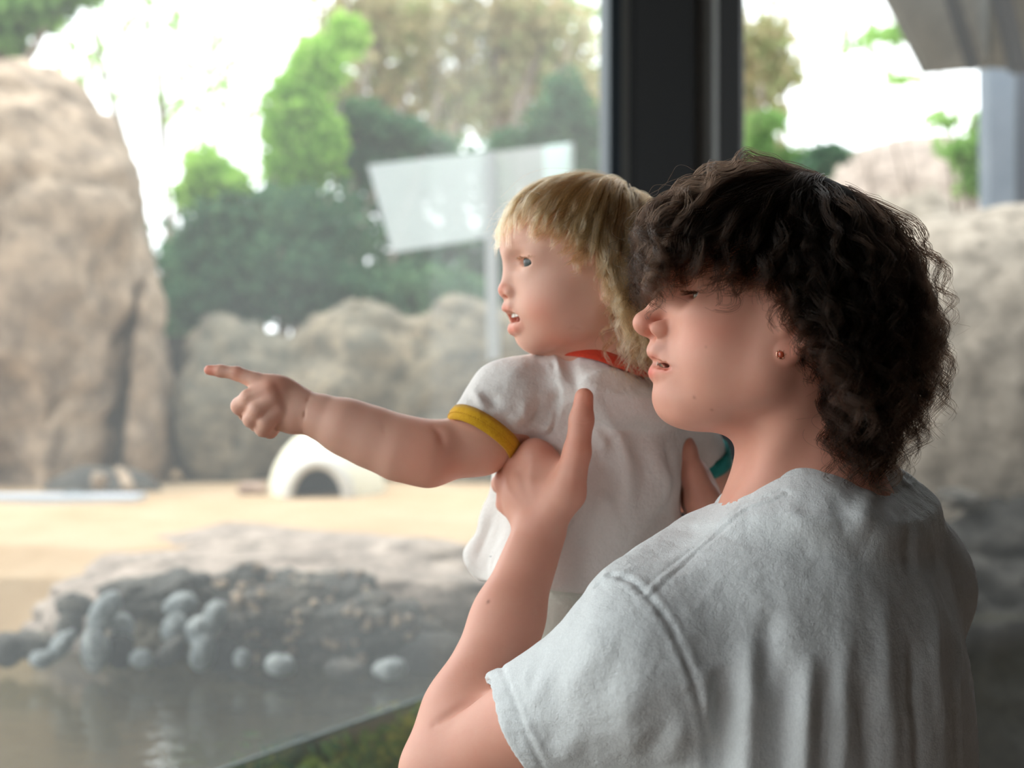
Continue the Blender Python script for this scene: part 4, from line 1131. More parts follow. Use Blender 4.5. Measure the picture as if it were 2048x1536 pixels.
# seam under the ribbed collar band
_o = COLLAR - N0; _o[:, 2] = 0; _o /= np.linalg.norm(_o, axis=1, keepdims=True)
_line = COLLAR + _o * .0125 - np.array((0, 0, .0165)); _line = np.concatenate([_line, _line[:1]])
nearC = np.linalg.norm(VT - N0, axis=1) < .16
dC = np.full(len(VT), 1.0); dC[nearC] = seg_dist(VT[nearC], _line)[0]
up_ = np.zeros(len(VT)); up_[nearC] = VT[nearC][:, 2] - np.array([_line[np.argmin(((_line - v_) ** 2).sum(1)), 2] for v_ in VT[nearC]])
D += NT_ * (-.0016 * np.exp(-(dC / .0022) ** 2) + .0010 * np.exp(-((dC - .007) / .005) ** 2) * (up_ > 0))[:, None]
# hem stitch line and puckers near the sleeve end
ah = (HEMP - VT) @ HN
onsl = (ah < .05) & (ah > -.02) & (np.linalg.norm(VT - HEM, axis=1) < .11)
D += NT_ * (onsl * (-.0016 * np.exp(-((ah - .0165) / .0022) ** 2)))[:, None]
ang = np.arctan2((VT - HEM)[:, 2], (VT - HEM) @ np.cross(ADIR, (0, 0, 1)))
D += NT_ * (onsl * (.0007 * np.sin(ang * 60 + 3 * np.sin(ang * 7)) * np.exp(-((ah - .010) / .010) ** 2)))[:, None]
D += NT_ * (onsl * (.0028 * np.sin(ang * 5 + 1) * np.exp(-np.maximum(ah, 0) / .03)))[:, None]
# soft crumple everywhere
q = VT * np.array((1, 1, .35))
D += NT_ * (.0016 * noise3(q, 22, 2, 3) + .0007 * noise3(VT, 60, 2, 5))[:, None]
VT = VT + D
shirt = mesh_np('shirt', VT, FT, M_TEE, person)
# ribbed collar band
cb = COLLAR.copy()
cdir = cb - N0; cdir[:, 2] = 0; cdir /= np.linalg.norm(cdir, axis=1, keepdims=True)
upv = np.array((0, 0, 1.0)) * .80 - cdir * .55
cbp = cb + cdir * .0045 - np.array((0, 0, .004))
Vc, Fc = tube(cbp, .0088, 14, True, (.22, 1.0), upv)
mesh_np('collar', Vc, Fc, M_TEE, shirt)

# trousers and shoes (below the picture, so that the figure stands on the floor)
M_DENIM = cloth_material('dark_blue_denim', (.06, .08, .13), (.045, .06, .10), 1200, (30, 30, 30), .3)
SJ = SDF(); hipc = TA((.01, 0, -.52))
SJ.ell(TA, (.005, 0, -.50), (.115, .165, .12), .06)
feet = []
for sg in (1, -1):
    h_ = TA((.005, .085 * sg, -.58)); k_ = TA((.03, .100 * sg, 0)); k_[2] = .48; a_2 = TA((-.005, .110 * sg, 0)); a_2[2] = .09; feet.append(a_2)
    SJ.cone(W0, h_, k_, .090, .062, .05); SJ.cone(W0, k_, a_2, .062, .052, .03)
SJ.plane((0, 0, .045), (0, 0, -1), .01)
VJ, FJ = extract(SJ, axis(-.05, .62, .014), axis(.95, 1.65, .014), axis(.0, 1.05, .014), 1)
mesh_np('trousers', VJ, FJ, M_DENIM, person)
M_SHOE = plain_material('white_shoe_leather', (.55, .55, .54), .6)
for a_2 in feet:
    S_ = SDF(); fa = Frame((a_2[0], a_2[1], 0), (-.707, .707), 0)
    S_.cone(fa, (-.05, 0, .045), (.15, 0, .035), .043, .036, .02).cone(fa, (.0, 0, .05), (0, 0, .10), .042, .038, .03).plane((0, 0, .002), (0, 0, -1), .006)
    V_, F_ = extract(S_, axis(a_2[0] - .2, a_2[0] + .12, .008), axis(a_2[1] - .12, a_2[1] + .2, .008), axis(-.02, .17, .008), 1)
    mesh_np('shoe', V_, F_, M_SHOE, person)
# ================================================================ the child
M_SKIN_C = skin_material('skin_child', (0.80, 0.49, 0.37), (0.73, 0.30, 0.225), 0.15)
M_CREAM = cloth_material('off_white_jersey', (0.85, 0.805, 0.77), (0.80, 0.755, 0.72), 1300, (14, 14, 14), .15)
M_SHORTS = cloth_material('pale_green_white_jersey', (0.74, 0.76, 0.69), (0.70, 0.72, 0.65), 1300, (14, 14, 14), .15)
M_RED = cloth_material('orange_red_rib', (0.72, 0.075, 0.035), (0.62, 0.055, 0.028), 1300, (14, 14, 14), .2)
M_YEL = cloth_material('mustard_rib', (0.72, 0.40, 0.02), (0.64, 0.33, 0.015), 1300, (14, 14, 14), .2)
M_TEAL = cloth_material('teal_rib', (0.03, 0.32, 0.30), (0.025, 0.27, 0.26), 1300, (14, 14, 14), .2)
child = empty('person', (0.09, 1.46, 0.80))
tag(child, 'small child with wavy blond hair pointing to the left, lifted in two hands', 'person')
HC = Frame(P(1163, 572, 1.42), (-math.cos(.26), -math.sin(.26)), math.radians(1))

def child_head(S, H):
    S.ell(H, (-.004, 0, .034), (.084, .065, .074), .02)
    S.ell(H, (-.035, 0, .012), (.053, .052, .050), .03)
    S.ell(H, (.031, 0, .040), (.047, .050, .046), .02)
    S.ell(H, (.028, 0, -.006), (.042, .046, .044), .02)
    S.ell(H, (.022, 0, -.031), (.036, .038, .032), .02)
    S.ell(H, (.039, .027, -.022), (.027, .024, .025), .02, mir=True)
    S.ell(H, (.018, .036, -.018), (.030, .020, .032), .02, mir=True)
    S.ell(H, (.0520, 0, -.0530), (.0145, .016, .0125), .010)
    S.cone(H, (.000, .042, -.024), (.044, .014, -.051), .015, .011, .02, mir=True)
    S.ell(H, (.0530, 0, -.0290), (.0215, .023, .021), .014)
    S.cone(H, (.0665, .006, .033), (.053, .036, .031), .0090, .0085, .012, mir=True)
    S.ell(H, (.0800, .0265, .0200), (.0125, .0165, .0095), .010, 's', mir=True)
    S.ell(H, (.0562, .0265, .0195), (.0130, .0136, .0130), .004, mir=True)
    S.ell(H, (.0690, .0290, .0188), (.0095, .0122, .0040), .0015, 's', rot=(0, -.08), mir=True)
    S.ell(H, (.0562, .0265, .0195), (.0119, .0119, .0119), .0008, 's', mir=True)
    S.chain(H, [(.0690, 0, .024), (.0715, 0, .010), (.0750, 0, .001), (.0782, 0, -.006)], [.0072, .0062, .0064, .0070], .006, k0=.009)
    S.ell(H, (.0785, 0, -.0066), (.0080, .0088, .0074), .003)
    S.ell(H, (.0745, .0092, -.0095), (.0078, .0052, .0062), .004, mir=True)
    S.cone(H, (.0795, 0, -.0105), (.0720, 0, -.0150), .0034, .0050, .004)
    S.ell(H, (.0772, .0062, -.0138), (.0046, .0034, .0034), .0015, 's', mir=True)
    S.ell(H, (.0700, 0, -.0190), (.0085, .0140, .0070), .006)
    S.chain(H, [(.0770, 0, -.0245), (.0745, .007, -.0245), (.0685, .0135, -.0280), (.0605, .0190, -.0335)], [.0048, .0048, .0038, .0020], .003, k0=.004, mir=True)
    S.chain(H, [(.0700, 0, -.0455), (.0680, .008, -.0445), (.0635, .0145, -.0405), (.0600, .0188, -.0355)], [.0054, .0050, .0040, .0020], .003, k0=.004, mir=True)
    S.chain(H, [(.0840, 0, -.0345), (.0770, .008, -.0345), (.0680, .0145, -.0345), (.0600, .0195, -.0343)], [.0060, .0055, .0036, .0010], .003, 's', k0=.002, mir=True)
    S.ell(H, (.0660, 0, -.0345), (.0110, .0125, .0060), .002, 's')
    ear = [(-.003, .0625, .008), (-.007, .0680, .020), (-.016, .0715, .025), (-.025, .0725, .016), (-.024, .0715, .003), (-.017, .0690, -.009), (-.010, .0660, -.015)]
    S.chain(H, ear, [.0030, .0033, .0034, .0034, .0034, .0035, .0042], .003, k0=.004, mir=True)
    S.ell(H, (-.013, .0660, .004), (.011, .0034, .018), .004, rot=[(2, -.30)], mir=True)
    S.ell(H, (-.0085, .0650, -.0150), (.0072, .0040, .0075), .004, mir=True)
    S.ell(H, (-.0095, .0690, -.001), (.0052, .0040, .0065), .003, 's', mir=True)

NBC = P(1203, 735, 1.452)
SC = SDF()
child_head(SC, HC)
SC.cone(W0, HC((-.018, 0, -.015)), NBC, .038, .040, .03)
CH1, CH2, CH3 = P(1198, 870, 1.462), P(1168, 1050, 1.462), P(1150, 1215, 1.465)
TC = Frame(CH1, (-.574, .819), 0)
def at_(c): return Frame(c, (-.574, .819), 0)
SC.cone(W0, NBC, CH1, .040, .060, .04)
SC.ell(at_(CH1), (.006, 0, 0), (.048, .064, .084), .04)
SC.ell(at_(CH2), (.006, 0, 0), (.054, .062, .085), .04)
SC.ell(at_(CH3), (0, 0, 0), (.066, .074, .065), .04)
CSL, CSR = P(1085, 806, 1.425), P(1335, 830, 1.515)
CEL, CWR = P(856, 908, 1.378), P(612, 822, 1.386)
SC.cone(W0, CSL, P(960, 885, 1.395), .034, .0285, .03)
SC.cone(W0, P(960, 885, 1.395), CEL, .0285, .0300, .02)
SC.chain(W0, [CEL, P(800, 896, 1.378), P(740, 873, 1.380), P(690, 853, 1.381), P(645, 835, 1.384)], [.0298, .0302, .0280, .0256, .0218], .012, k0=.014)
SC.cone(W0, P(640, 833, 1.384), CWR, .0210, .0198, .006)
# far arm held out of sight beyond the body
CER, CWR2 = P(1416, 945, 1.600), P(1390, 975, 1.68)
SC.cone(W0, CSR, CER, .032, .026, .03); SC.cone(W0, CER, CWR2, .026, .018, .02)
# pointing hand
SC.ell(W0, P(566, 808, 1.386), (.0240, .0165, .0262), .012)
SC.ell(W0, P(540, 795, 1.382), (.0170, .0150, .0200), .010)
SC.ell(W0, P(590, 835, 1.386), (.0150, .0150, .0150), .010)
SC.chain(W0, [P(556, 775, 1.384), P(512, 762, 1.384), P(474, 747, 1.386), P(442, 742, 1.388), P(418, 740, 1.390)], [.0105, .0084, .0068, .0060, .0050], .003, k0=.008)
SC.chain(W0, [P(538, 783, 1.374), P(498, 797, 1.376), P(480, 812, 1.384), P(494, 828, 1.398), P(516, 826, 1.404)], [.0098, .0090, .0086, .0078, .0068], .003, k0=.0035)
SC.chain(W0, [P(545, 800, 1.372), P(515, 820, 1.370), P(503, 838, 1.378), P(514, 848, 1.393), P(532, 842, 1.402)], [.0096, .0088, .0084, .0076, .0066], .003, k0=.0035)
SC.chain(W0, [P(556, 820, 1.374), P(533, 843, 1.372), P(526, 857, 1.380), P(540, 862, 1.392), P(552, 854, 1.400)], [.0094, .0084, .0080, .0072, .0062], .003, k0=.0035)
SC.chain(W0, [P(590, 815, 1.400), P(560, 815, 1.410), P(530, 812, 1.415), P(508, 808, 1.416)], [.0110, .0092, .0082, .0066], .003, k0=.006)
# legs
for kn, an in ((P(1085, 1420, 1.44), P(1090, 1660, 1.47)), (P(1210, 1440, 1.50), P(1215, 1680, 1.52))):
    hp_ = CH3 + (kn - CH3) * .15; hp_[2] = CH3[2] - .02
    SC.cone(W0, hp_, kn, .046, .034, .03); SC.cone(W0, kn, an, .033, .024, .02)
    SC.cone(W0, an, an + np.array((-.045, .05, -.012)), .022, .016, .012)
CX = axis(-.32, .27, .0026, [(-.02, .10, .0013), (-.30, -.2, .0016)])
CY = axis(1.31, 1.70, .0026, [(1.33, 1.44, .0013)])
CZ = axis(.98, 1.72, .0030, [(1.53, 1.63, .0012), (1.43, 1.53, .0016)])
VC, FC = extract(SC, CX, CY, CZ, 2)
NC = vnormals(VC, FC)
LC = HC.inv(VC)
TC_ = np.ones((len(VC), 3), np.float32)
def blobc(c, r, col, L=None, mir=True):
    for sg in ((1, -1) if mir else (1,)):
        q_ = (LC - np.asarray(c) * (1, sg, 1)) / np.asarray(r)
        w = np.exp(-(q_ * q_).sum(1) * 1.5)[:, None]
        TC_[:] = TC_ * (1 - w) + TC_ * np.asarray(col) * w
blobc((.078, .004, -.0250), (.006, .011, .0040), (1.0, .62, .58))
blobc((.072, .006, -.0455), (.007, .013, .0055), (1.0, .62, .60))
blobc((.064, .015, -.0400), (.007, .006, .0060), (1.0, .62, .60))
blobc((.064, 0, -.0345), (.010, .016, .0050), (.55, .16, .14))
blobc((.050, .040, -.026), (.024, .022, .022), (1.03, .76, .72))
blobc((.082, 0, -.007), (.010, .012, .008), (1.03, .78, .74))
blobc((.030, .034, -.058), (.030, .026, .014), (1.04, .80, .74))
blobc((.074, .020, .0385), (.012, .022, .0038), (.86, .78, .72))
def tintp(p, r, col):
    w = np.exp(-(np.linalg.norm(VC - p, axis=1) / r) ** 2)[:, None]
    TC_[:] = TC_ * (1 - w) + TC_ * np.asarray(col) * w
tintp(P(418, 740, 1.386), .009, (1.02, .66, .62)); tintp(P(475, 745, 1.380), .006, (1.02, .82, .78))
tintp(P(850, 900, 1.35), .035, (1.03, .88, .84)); tintp(P(545, 772, 1.37), .012, (1.03, .86, .82))
# wrist fold, elbow fold, finger creases
def cgroove(pts, dep, w):
    global VC
    VC = groove(VC, NC, [hit(SC, *q_) for q_ in pts], dep, w)
cgroove([(627, 782), (617, 800), (609, 830), (606, 862)], .0019, .0015)
cgroove([(764, 842), (769, 862), (775, 885)], .0007, .0010)
cgroove([(868, 856), (880, 868), (886, 890)], .0022, .0045)
cgroove([(470, 738), (473, 748), (474, 758)], .0009, .0009)
cgroove([(478, 738), (481, 748), (482, 760)], .0008, .0009)
cgroove([(438, 738), (440, 746)], .0005, .0009)
cgroove([(1141, 655), (1150, 652), (1162, 655)], .0008, .0016)
cbody = mesh_np('body', VC, FC, M_SKIN_C, child, attrs={'tint': TC_})

for sg in (1, -1):
    eyeball(child, HC((.0562, .0265 * sg, .0195)), .0121, HC.R @ np.array((1, .50, .0)), (.075, .09, .09))
teeth(child, HC, [((.0700, .0028, -.0305), 0.1), ((.0700, -.0028, -.0305), -.1), ((.0685, .0080, -.0300), .4), ((.0685, -.0080, -.0300), -.4)], (.0014, .0026, .0032))
# ---------------------------------------------------------------- the child's T-shirt with coloured bands
CCOL = catmull([P(1116, 690, 1.455), P(1128, 690, 1.425), P(1155, 691, 1.405), P(1195, 699, 1.398), P(1240, 718, 1.402), P(1280, 733, 1.415), P(1312, 733, 1.445),
                P(1305, 722, 1.490), P(1250, 705, 1.520), P(1180, 695, 1.515), P(1130, 690, 1.490), P(1116, 690, 1.455)], 61)[:-1]
CCC = CCOL.mean(0)
S1 = SDF()
S1.cone(W0, P(1150, 785, 1.447), CSL, .034, .040, .03)
S1.cone(W0, P(1255, 802, 1.470), CSR, .034, .038, .03)
S1.ell(at_(CH1), (-.002, 0, -.022), (.068, .083, .088), .04)
S1.ell(at_(CH2), (.004, .004, .0), (.074, .082, .110), .04)
S1.ell(at_(CH3), (.004, .004, .025), (.075, .086, .062), .03)
for i in range(0, 60, 3):
    c = CCOL[i]; o = c - CCC; o[2] = 0; o /= np.linalg.norm(o)
    S1.cone(W0, c - (0, 0, .016), c + o * .010 - (0, 0, .042), .0035, .018, .018)
# short puffed near sleeve
S1.cone(W0, P(1076, 775, 1.432), P(1018, 802, 1.412), .034, .038, .02)
S1.cone(W0, P(1018, 802, 1.412), P(966, 852, 1.394), .038, .034, .02)
CUFC = P(968, 862, 1.393)
CUFN = np.array((-.50, -.34, -.79)); CUFN /= np.linalg.norm(CUFN)
# far sleeve
S1.cone(W0, CSR, P(1396, 900, 1.570), .034, .030, .03)
CUFC2 = P(1402, 914, 1.580); CUFN2 = np.array((.30, .40, -.87)); CUFN2 /= np.linalg.norm(CUFN2)
S1.ell(W0, P(1268, 950, 1.490), (.048, .05, .060), .02)
S1.ell(W0, P(1275, 1110, 1.500), (.055, .05, .070), .03)
# front hem swinging clear below the near hand
S1.chain(W0, [P(1040, 960, 1.485), P(1005, 1040, 1.500), P(966, 1112, 1.505), P(1000, 1160, 1.500)], [.030, .020, .016, .018], .02, k0=.03)
_a = SDF(); _a.ops = list(S1.ops)
# cut the sleeves only near their cuffs, and the hem
def cut_half(S, c, n, rad):
    c32 = np.asarray(c, np.float32); n32 = np.asarray(n, np.float32)
    def fn(p):
        v = p - c32; return np.maximum(-(v @ n32), np.sqrt((v * v).sum(-1)) - rad)
    S.ops.append(('s', fn, c32, rad, .002))
cut_half(S1, CUFC, CUFN, .075)
S1.plane(P(1120, 1180, 1.46), (-.10, -.12, -1), .004)
_n = SDF(); _n._cone(NBC + (0, 0, -.028), NBC + (-.012, 0, .10), .041, .052, 0, 'u')
S1.other(_n, 0, .006, 's', NBC + (0, 0, .04), .12)
X1 = axis(-.09, .26, .0026, [(-.06, .19, .0019)]); Y1 = axis(1.32, 1.66, .0026, [(1.34, 1.47, .0019)]); Z1 = axis(1.24, 1.56, .0024, [(1.25, 1.55, .0019)])
V1, F1 = extract(S1, X1, Y1, Z1, 2)
N1 = vnormals(V1, F1)
D1 = np.zeros_like(V1)
for (pts, h, w) in (
    (((1135, 715), (1150, 760), (1160, 800)), -.0050, .008), (((1100, 700), (1118, 740), (1122, 800)), .0035, .007), (((1115, 745), (1110, 800), (1095, 860)), -.0045, .006),
    (((1140, 770), (1200, 752), (1280, 762)), .0048, .009), (((1190, 775), (1250, 780), (1290, 775)), -.0030, .012),
    (((1205, 800), (1240, 880), (1262, 1000)), .0050, .011), (((1215, 860), (1225, 960), (1230, 1080)), -.0045, .013), (((1270, 830), (1290, 930), (1275, 1060)), -.0055, .016),
    (((1300, 900), (1330, 960), (1320, 1030)), .0045, .012), (((1330, 880), (1345, 930), (1350, 960)), -.0035, .008), (((1190, 900), (1200, 930), (1230, 940)), -.003, .007),
    (((1185, 985), (1220, 1010), (1245, 1090)), .003, .009), (((1180, 860), (1205, 880), (1215, 910)), .0028, .006), (((1345, 1010), (1310, 1050), (1260, 1100)), -.003, .010),
    (((1075, 870), (1100, 850), (1120, 800)), .0035, .006), (((1050, 860), (1075, 830), (1085, 790)), -.0042, .007), (((1020, 850), (1045, 830), (1050, 790)), .0030, .007),
    (((960, 790), (985, 800), (1000, 820)), -.0034, .006), (((945, 778), (960, 800), (972, 830)), .0026, .006), (((985, 830), (1010, 840), (1030, 870)), -.0022, .005),
    (((1060, 720), (1030, 745), (1010, 780)), .0015, .010), (((990, 1020), (965, 1080), (950, 1130)), -.0035, .008), (((1000, 1080), (985, 1130), (990, 1170)), .0025, .007)):
    D1 += ridge(V1, N1, [hit(S1, *q_) for q_ in pts], h * 1.35, w * .9)
AH = [hit(S1, *q_) for q_ in ((1092, 702), (1108, 735), (1118, 780), (1115, 820), (1104, 860))]
dA, tA = seg_dist(V1, AH)
D1 += N1 * (-.0020 * np.exp(-(dA / .0022) ** 2) + .0008 * np.exp(-((dA - .005) / .004) ** 2))[:, None]
D1 += N1 * (.0012 * noise3(V1, 30, 2, 8))[:, None]
V1 = V1 + D1
cshirt = mesh_np('shirt', V1, F1, M_CREAM, child)
# coloured bands: cuffs as hollow rings round the arm, ribbed collar
def ring_band(name, c, n, r0, r1, half, mat, parent, wob=0.0, sq=1.0):
    n = n / np.linalg.norm(n); a = np.cross(n, (0, 0, 1.0)); a /= np.linalg.norm(a); b = np.cross(n, a)
    prof = [(r0 - .0035, -half * .8), (r0, -half), (r0 + .0010, -half * .3), (r0 + .0002, 0), (r1 + .0010, half * .4), (r1, half), (r1 - .0035, half * .9)]
    m = 72; th = np.linspace(0, 2 * PI, m, endpoint=False)
    V = []
    for r_, h_ in prof:
        rr = r_ + wob * np.sin(3 * th + 1) + wob * .5 * np.sin(5 * th)
        V.append(c + rr[:, None] * (np.cos(th)[:, None] * a + sq * np.sin(th)[:, None] * b) + n * h_)
    V = np.concatenate(V); k = len(prof)
    F = [(i * m + j, i * m + (j + 1) % m, ((i + 1) % k) * m + (j + 1) % m, ((i + 1) % k) * m + j) for i in range(k) for j in range(m)]
    o = mesh_np(name, V, np.array(F), mat, parent)
    return o, a, b
tag(ring_band('cuff', CUFC + CUFN * .004, CUFN, .0385, .0372, .0085, M_YEL, cshirt, .0005)[0], 'mustard yellow ribbed cuff')
tag(ring_band('cuff', CUFC2 + CUFN2 * .004, CUFN2, .0335, .0325, .0100, M_TEAL, cshirt, .0005)[0], 'teal ribbed cuff')
co = CCOL - CCC; co[:, 2] = 0; co /= np.linalg.norm(co, axis=1, keepdims=True)
Vk, Fk = tube(CCOL + co * .0050 - np.array((0, 0, .004)), .0085, 14, True, (.22, 1.0), np.array((0, 0, 1.0)) * .8 - co * .6)
tag(mesh_np('collar', Vk, Fk, M_RED, cshirt), 'orange red ribbed collar')
# stitching on the yellow cuff, small printed mark beside the front seam
for hh in (-.0015, .0035):
    st = []
    th_ = np.linspace(0, 2 * PI, 91)[:-1]; a2 = np.cross(CUFN, (0, 0, 1.0)); a2 /= np.linalg.norm(a2); b2 = np.cross(CUFN, a2); c2 = CUFC + CUFN * (.004 - hh)
    for k in range(0, 90, 1):
        seg_ = [c2 + (.0388 + .0005 * math.sin(3 * t_ + 1) + .00025 * math.sin(5 * t_)) * (math.cos(t_) * a2 + math.sin(t_) * b2) for t_ in (th_[k], th_[k] + .022, th_[k] + .044)]
        st.append(tube(seg_, .00035, 5))
    V_, F_ = join(st); o = mesh_np('stitching', V_, F_, M_YEL, cshirt); o['kind'] = 'stuff'
mk_ = []
def onS(pts): return [hit(S1, *q_) + np.array((0, -.0012, 0)) for q_ in pts]
mk_.append(tube(onS([(979, 1098), (986, 1097), (987, 1112), (979, 1113), (979, 1098)]), .0006, 6))
mk_.append(tube(onS([(981, 1105), (984, 1103), (985, 1108)]), .0006, 6))
mk_.append(tube(onS([(980, 1094), (983, 1091), (986, 1093)]), .0006, 6))
V_, F_ = join(mk_); mesh_np('printed_mark', V_, F_, plain_material('dark_print', (.06, .06, .06), .7), cshirt)
# shorts under the shirt
S2 = SDF()
S2.ell(at_(CH3), (0, 0, 0), (.073, .083, .072), .03)
for kn in (P(1085, 1420, 1.44), P(1210, 1440, 1.50)):
    hp_ = CH3 + (kn - CH3) * .15; hp_[2] = CH3[2] - .02
    S2.cone(W0, hp_, CH3 + (kn - CH3) * .62, .054, .053, .02)
S2.plane(P(1085, 1288, 1.44), (.12, -.10, -1), .003)
for kn in (P(1085, 1420, 1.44), P(1210, 1440, 1.50)):
    _l = SDF(); hp_ = CH3 + (kn - CH3) * .15; hp_[2] = CH3[2] - .02
    _l._cone(CH3 + (kn - CH3) * .40, CH3 + (kn - CH3) * .9, .047, .044, 0, 'u')
    S2.other(_l, 0, .002, 's', CH3 + (kn - CH3) * .65, .12)
V2, F2 = extract(S2, axis(-.07, .20, .003), axis(1.34, 1.60, .003), axis(1.20, 1.36, .003), 2)
N2 = vnormals(V2, F2)
V2 = V2 + N2 * (.0012 * noise3(V2, 30, 2, 9))[:, None]
for yy in (1262, 1272):
    d2, _t = seg_dist(V2, [hit(S2, x_, yy + (x_ - 1070) * .25) for x_ in (1060, 1080, 1100, 1120, 1140)])
    V2 = V2 - N2 * (.0010 * np.exp(-(d2 / .0016) ** 2))[:, None]
mesh_np('shorts', V2, F2, M_SHORTS, child)
# ================================================================ hair
def grad(fn, p, e=.0015):
    g = np.stack([fn(p + d) - fn(p - d) for d in (np.eye(3) * e).astype(np.float32)], -1)
    return g / (np.linalg.norm(g, axis=-1, keepdims=True) + 1e-9)

def unit(v): return v / (np.linalg.norm(v, axis=-1, keepdims=True) + 1e-9)

def grow(H, S, roots, rs, crown, thick, uend, steps, st, lift, grav, curl, wave, maxlen, comb):
    """guide strands in the head's own axes: leave the crown, follow the head at a layer height, fall and curl"""
    n = len(roots)
    p = roots.copy(); nrm = grad(S, p)
    t = p - crown; t -= nrm * (t * nrm).sum(-1, keepdims=True); t = unit(t)
    d = unit(t + nrm * lift[:, None] + comb(p) + rs.normal(0, .22, (n, 3)))
    h = thick(p) * (.15 + .85 * rs.rand(n))
    P_ = [p.copy()]; alive = np.ones(n, bool); L = np.zeros(n)
    ml = maxlen(p) * rs.uniform(.75, 1.1, n)
    ue = rs.normal(0, .007, n)
    for i in range(steps):
        nr = grad(S, p); sd = S(p)
        d = unit(d + np.array((0, 0, -1.0)) * grav * (0.4 + i / steps) + comb(p) * .25)
        into = np.minimum((d * nr).sum(-1), 0) * (sd < h * 1.3)
        d = unit(d - nr * into[:, None] * .9)
        q = p + d * st
        tgt = np.maximum(h, thick(q) * .25) * min(1, (i + 1) / 5)
        sd2 = S(q); nr2 = grad(S, q)
        q += nr2 * np.clip((tgt - sd2) * .45, -.0015, .006)[:, None]
        alive &= (q[:, 2] > uend(q) + ue) | (L < .035)
        alive &= L < ml
        step = np.where(alive[:, None], q - p, (d * st) * .0)
        p = p + step; L += np.linalg.norm(step, axis=1)
        P_.append(p.copy())
    G = np.stack(P_, 1)
    # even spacing again (dead strands bunch up at their tips)
    seg = np.linalg.norm(np.diff(G, axis=1), axis=2); cum = np.concatenate([np.zeros((n, 1)), np.cumsum(seg, 1)], 1)
    out = np.empty((n, steps + 1, 3)); 
    for k in range(n):
        s_ = np.linspace(0, max(cum[k, -1], .008), steps + 1)
        for a in range(3): out[k, :, a] = np.interp(s_, cum[k] + np.arange(steps + 1) * 1e-9, G[k, :, a])
    Ls = np.maximum(cum[:, -1], .008)
    T = unit(np.gradient(out, axis=1)); A = unit(np.cross(T, np.array((.3, .2, 1.0)))); B = np.cross(T, A)
    tt = np.linspace(0, 1, steps + 1)[None, :]
    amp = curl(roots)[:, None] * np.clip(tt * 1.6, 0, 1) ** 1.3 * rs.uniform(.4, 1.3, n)[:, None]
    ph = rs.uniform(0, 2 * PI, n)[:, None] + tt ** 1.5 * 1.3 * Ls[:, None] / (wave * rs.uniform(.75, 1.3, n)[:, None]) * 2 * PI * rs.choice([-1, 1], n)[:, None]
    out += (A * np.cos(ph)[..., None] + B * np.sin(ph)[..., None]) * amp[..., None]
    return out, Ls

def strands(G, rs, per, spread, frizz, taper=.35):
    """children round each guide, drawn together towards the tip"""
    n, m, _ = G.shape
    T = unit(np.gradient(G, axis=1)); A = unit(np.cross(T, np.array((.3, .2, 1.0)))); B = np.cross(T, A)
    tt = np.linspace(0, 1, m)
    ang = rs.uniform(0, 2 * PI, (n, per)); rad = spread * np.sqrt(rs.rand(n, per))
    prof = (1 - (1 - taper) * tt ** .8)
    o = rad[:, :, None, None] * prof[None, None, :, None] * (np.cos(ang)[:, :, None, None] * A[:, None] + np.sin(ang)[:, :, None, None] * B[:, None])
    C = G[:, None] + o
    f = rs.normal(0, 1, (n, per, 4, 3)); k = np.linspace(0, 3, m); i = np.clip(k.astype(int), 0, 2); w = k - i
    fr = f[:, :, i] * (1 - w)[None, None, :, None] + f[:, :, i + 1] * w[None, None, :, None]
    C = C + fr * frizz * tt[None, None, :, None]
    # random length
    ln = rs.uniform(.72, 1.05, (n, per)); kk = np.linspace(0, 1, m)[None, None, :] * np.minimum(ln, 1)[..., None] * (m - 1)
    i = np.clip(kk.astype(int), 0, m - 2); w = (kk - i)[..., None]
    C = np.take_along_axis(C, i[..., None], 2) * (1 - w) + np.take_along_axis(C, (i + 1)[..., None], 2) * w
    return C.reshape(n * per, m, 3)

def scalp(S, rs, n, ok, c=(0, 0, .03)):
    d = unit(rs.normal(0, 1, (n * 6, 3))); p = np.asarray(c) + d * .03
    for i in range(60): p = p + d * np.clip(-S(p) * .8, -.01, .01)[:, None]
    p = p[ok(p)]
    return p[:n]

def pw(x, xs, ys): return np.interp(x, xs, ys)

# ---------------------------------------------------------------- dark curls
rs = np.random.RandomState(11)
SHH = SDF()
SHH.ell(IDF, (.003, 0, .046), (.098, .074, .085), .02).ell(IDF, (-.036, 0, .02), (.060, .060, .060), .03).ell(IDF, (.050, 0, .052), (.050, .056, .050), .03)
SHH.cone(IDF, (-.022, 0, -.03), (-.040, 0, -.15), .054, .060, .03).cone(IDF, (-.015, .074, .01), (-.015, -.074, .01), .012, .012, .02)
SHH.ell(IDF, (.040, 0, -.02), (.052, .055, .060), .02)
UX = [-.11, -.065, -.048, -.040, -.020, .000, .015, .030, .060, .090, .13]
UY = [-.138, -.130, -.104, -.068, -.036, -.016, -.006, .006, .016, .012, -.002]
def okA(p):
    f, l, u = p[:, 0], p[:, 1], p[:, 2]
    lim = pw(f, [-.10, -.06, -.03, .0, .02, .05, .075, .10], [-.06, -.07, -.04, .03, .045, .075, .080, .085])
    return u > lim
rootsA = scalp(SHH, rs, 950, okA)
fr_ = scalp(SHH, rs, 1500, okA); rootsA = np.concatenate([rootsA, fr_[fr_[:, 0] > .055][:150]])
thickA = lambda p: pw(p[:, 2], [-.12, -.06, .0, .05, .09, .125], [.012, .010, .024, .028, .012, .003]) * pw(p[:, 0], [-.10, -.04, .03, .08, .11], [1.25, .8, .62, .9, 1.0])
uendA = lambda p: pw(p[:, 0], UX, UY)
